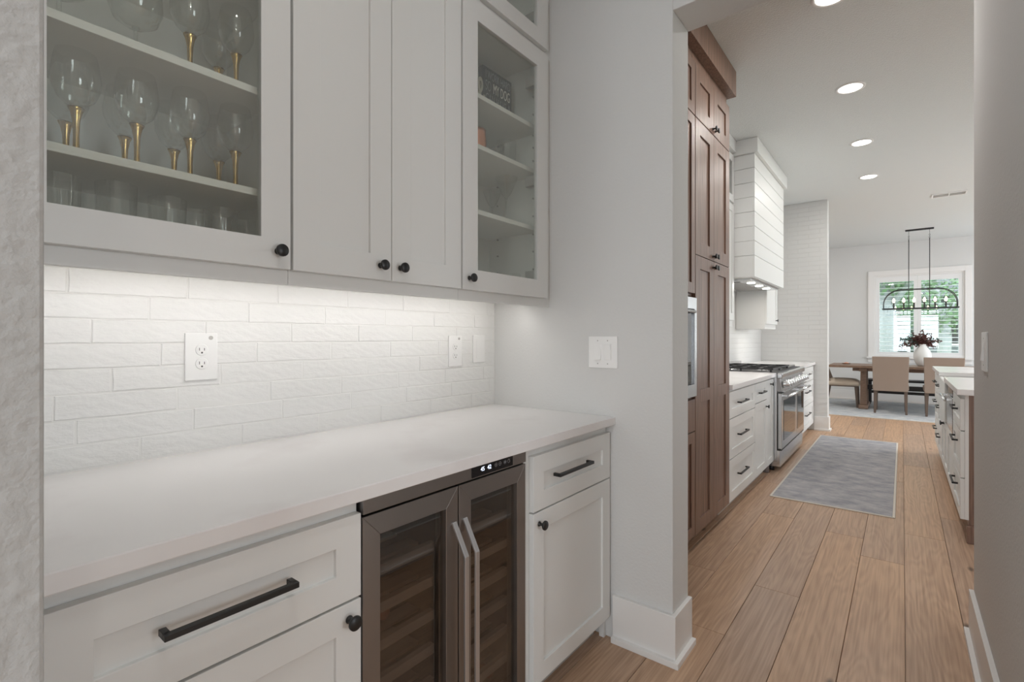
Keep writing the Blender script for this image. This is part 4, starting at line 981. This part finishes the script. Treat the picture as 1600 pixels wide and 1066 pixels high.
for (a, b) in ((WX0+0.032, 0.2265), (0.2285, WX1-0.032)):
    sp = MB().box(a, a+0.055, 12.105, 12.135, WZ0+0.032, WZ1-0.032).box(b-0.055, b, 12.105, 12.135, WZ0+0.032, WZ1-0.032).box(a+0.055, b-0.055, 12.105, 12.135, WZ0+0.032, 0.965).box(a+0.055, b-0.055, 12.105, 12.135, 2.325, WZ1-0.032)
    o = sp.obj('shutter', 'shutter', wn, bevel=0.0015)
    z = 1.005; n_l = 17; st = (2.325-0.965)/n_l
    for k in range(n_l):
        zc = 0.965+st*(k+0.5); ang = 0.10
        ww, hh = 0.042, 0.0045
        c_, s_i = math.cos(ang), math.sin(ang); sec = []
        for q in range(8):
            t_ = 2*PI*q/8; u, w = ww*math.cos(t_), hh*math.sin(t_); sec.append((u*c_-w*s_i, u*s_i+w*c_))
        vs = [(a+0.057, 12.12+p, zc+q) for p, q in sec]+[(b-0.057, 12.12+p, zc+q) for p, q in sec]
        fs = [tuple(range(8)), tuple(range(8, 16))[::-1]]+[(q, (q+1) % 8, 8+(q+1) % 8, 8+q) for q in range(8)]
        MB().poly(vs, fs, False).obj('louver', 'shutter', o, origin=((a+b)/2, 12.12, zc))

# ================================================================= CEILING FIXTURES
for i, y in enumerate((3.147, 4.393, 5.69, 6.944)):
    x = -0.30
    where = ['nearest the opening over the hall', 'level with the near end of the runner rug', 'level with the range', 'level with the tiled end wall'][i]
    t = thing('recessed_ceiling_light', 'round white recessed ceiling light '+where, 'ceiling light', (x, y, CEIL), 'recessed kitchen ceiling lights')
    MB().lathe([(0.094, 0.0), (0.094, -0.004), (0.076, -0.007), (0.074, -0.002)], (x, y, CEIL), 32, cap=False).obj('trim_ring', 'trim', t)
    MB().lathe([(0.074, -0.003), (0.0, -0.004)], (x, y, CEIL), 32, cap=False).obj('lens', 'lamp', t)
    area('ceiling_lamp', (x, y, CEIL-0.012), 0.14, 9, (0, 0, 0), (1, 0.975, 0.945), 'DISK')
for (x, y, p) in ((-0.25, 0.2, 6), (0.6, -1.9, 6), (3.2, -1.4, 20), (2.4, 5.0, 16), (2.2, 8.6, 30), (-1.8, 9.5, 34)):  # unseen lamps added to brighten hall, side rooms and dining area
    t = thing('recessed_ceiling_light', 'added unseen ceiling light brightening the rooms beside and behind the view', 'ceiling light', (x, y, CEIL), 'added unseen lights of the other rooms')
    MB().lathe([(0.094, 0.0), (0.094, -0.004), (0.076, -0.007), (0.074, -0.002)], (x, y, CEIL), 24, cap=False).obj('trim_ring', 'trim', t)
    MB().lathe([(0.074, -0.003), (0.0, -0.004)], (x, y, CEIL), 24, cap=False).obj('lens', 'lamp', t)
    area('ceiling_lamp', (x, y, CEIL-0.012), 0.14, p, (0, 0, 0), (1, 0.975, 0.945), 'DISK')
vt = thing('ceiling_vent', 'white slatted air vent in the ceiling beyond the kitchen lights', 'vent', (0.47, 8.42, CEIL))
MB().box(0.30, 0.315, 8.33, 8.51, CEIL-0.01, CEIL).box(0.625, 0.64, 8.33, 8.51, CEIL-0.01, CEIL).box(0.315, 0.625, 8.33, 8.345, CEIL-0.01, CEIL).box(0.315, 0.625, 8.495, 8.51, CEIL-0.01, CEIL).box(0.465, 0.475, 8.345, 8.495, CEIL-0.01, CEIL).obj('frame', 'trim', vt)
B(0.315, 0.625, 8.345, 8.495, CEIL-0.002, CEIL-0.0005).obj('backing', 'toe', vt)
for k in range(9):
    y = 8.352+k*0.0163
    for a, b in ((0.316, 0.464), (0.476, 0.624)): MB().hexa([(a,y,CEIL-0.009),(b,y,CEIL-0.009),(b,y+0.002,CEIL-0.009),(a,y+0.002,CEIL-0.009)], [(a,y+0.007,CEIL-0.002),(b,y+0.007,CEIL-0.002),(b,y+0.009,CEIL-0.002),(a,y+0.009,CEIL-0.002)]).obj('slat', 'trim', vt)

# ================================================================= OUTDOORS (seen through the dining window)
struct('ground', B(-30, 30, 12.3, 60, -0.35, -0.20), 'grass')
struct('ground_path', B(-30, 30, 19.0, 24.0, -0.20, -0.17), 'paving')
struct('ground_path_near', B(-1.5, 6, 14.2, 17.0, -0.20, -0.17), 'paving')
def blob_tree(name, label, x, y, h, cr, n, leafm, trunk_r, seed, z_c=None, flat=1.0, grp=None):
    rn = random.Random(seed); t = thing(name, label, 'tree' if trunk_r > 0.05 else 'shrub', (x, y, -0.2), grp)
    if trunk_r > 0.02:
        MB().tube([(x, y, -0.2), (x+0.05, y, h*0.35), (x-0.03, y+0.05, h*0.75)], trunk_r, 12).obj('trunk', 'bark', t)
        mb = MB()
        for k in range(5):
            a = rn.uniform(0, 2*PI); mb.tube([(x, y, h*0.5), (x+cr*0.5*math.cos(a), y+cr*0.5*math.sin(a), h*0.8), (x+cr*0.8*math.cos(a), y+cr*0.8*math.sin(a), h)], trunk_r*0.25, 6)
        mb.obj('branches', 'bark', t)
    mb = MB(); zc = h if z_c is None else z_c
    for k in range(n):
        d = Vector([rn.gauss(0, 1) for _ in range(3)]).normalized()*cr*rn.uniform(0.45, 1.0)**0.6
        p = Vector((x, y, zc))+Vector((d.x, d.y, d.z*flat))
        if p.z < -0.15: p.z = rn.uniform(-0.15, 0.3)
        e = Vector([rn.uniform(-1, 1) for _ in range(3)]).normalized(); f = e.cross(Vector([rn.uniform(-1, 1) for _ in range(3)])).normalized(); s = rn.uniform(0.05, 0.11)
        mb.poly([p, p+e*s+f*s*0.5, p+e*2*s, p+e*s-f*s*0.5], [(0,1,2,3)])
    o = mb.obj('foliage', leafm, t); o['kind'] = 'stuff'; return t
blob_tree('street_tree', 'grey-trunked tree outside the window behind the vase', -0.38, 15.6, 3.6, 1.7, 5200, 'leaf_green', 0.25, 11, z_c=3.5, flat=0.7)
blob_tree('dense_tree', 'dense dark green tree outside beyond the path', -3.4, 25.5, 2.8, 2.2, 5200, 'leaf_deep', 0.22, 12, z_c=3.0)
blob_tree('dense_tree', 'bright green tree outside behind the shutters near the window middle', 1.3, 26.5, 3.4, 2.2, 5200, 'leaf_green', 0.22, 13, z_c=3.6)
blob_tree('garden_shrub', 'dark green shrub outside behind the grey-trunked tree', -0.40, 18.5, 0.7, 0.85, 3600, 'leaf_deep', 0.0, 14, z_c=0.9)
blob_tree('garden_shrub', 'low green shrub outside behind the lower shutters', 2.1, 18.2, 0.6, 0.75, 2200, 'leaf_green', 0.0, 15, z_c=0.25, flat=0.7)
hs = thing('neighbour_house', 'grey neighbouring house outside with a dark window', 'house', (5, 31, -0.2))
B(-1.2, 12, 30, 36, -0.2, 3.2).obj('wall', 'house_wall', hs)
MB().poly([(-1.8,29.4,3.1),(12.6,29.4,3.1),(12.6,36.6,3.1),(-1.8,36.6,3.1),(0.8,33,5.6),(10,33,5.6)], [(0,1,5,4),(2,3,4,5),(1,2,5),(3,0,4),(3,2,1,0)]).obj('roof', 'roof', hs)
for x in (1.2, 4.5): 
    f = B(x, x+1.4, 29.95, 30.0, 0.9, 2.4).obj('window', 'trim', hs); B(x+0.08, x+1.32, 29.93, 29.95, 0.98, 2.32).obj('pane', 'display', f)
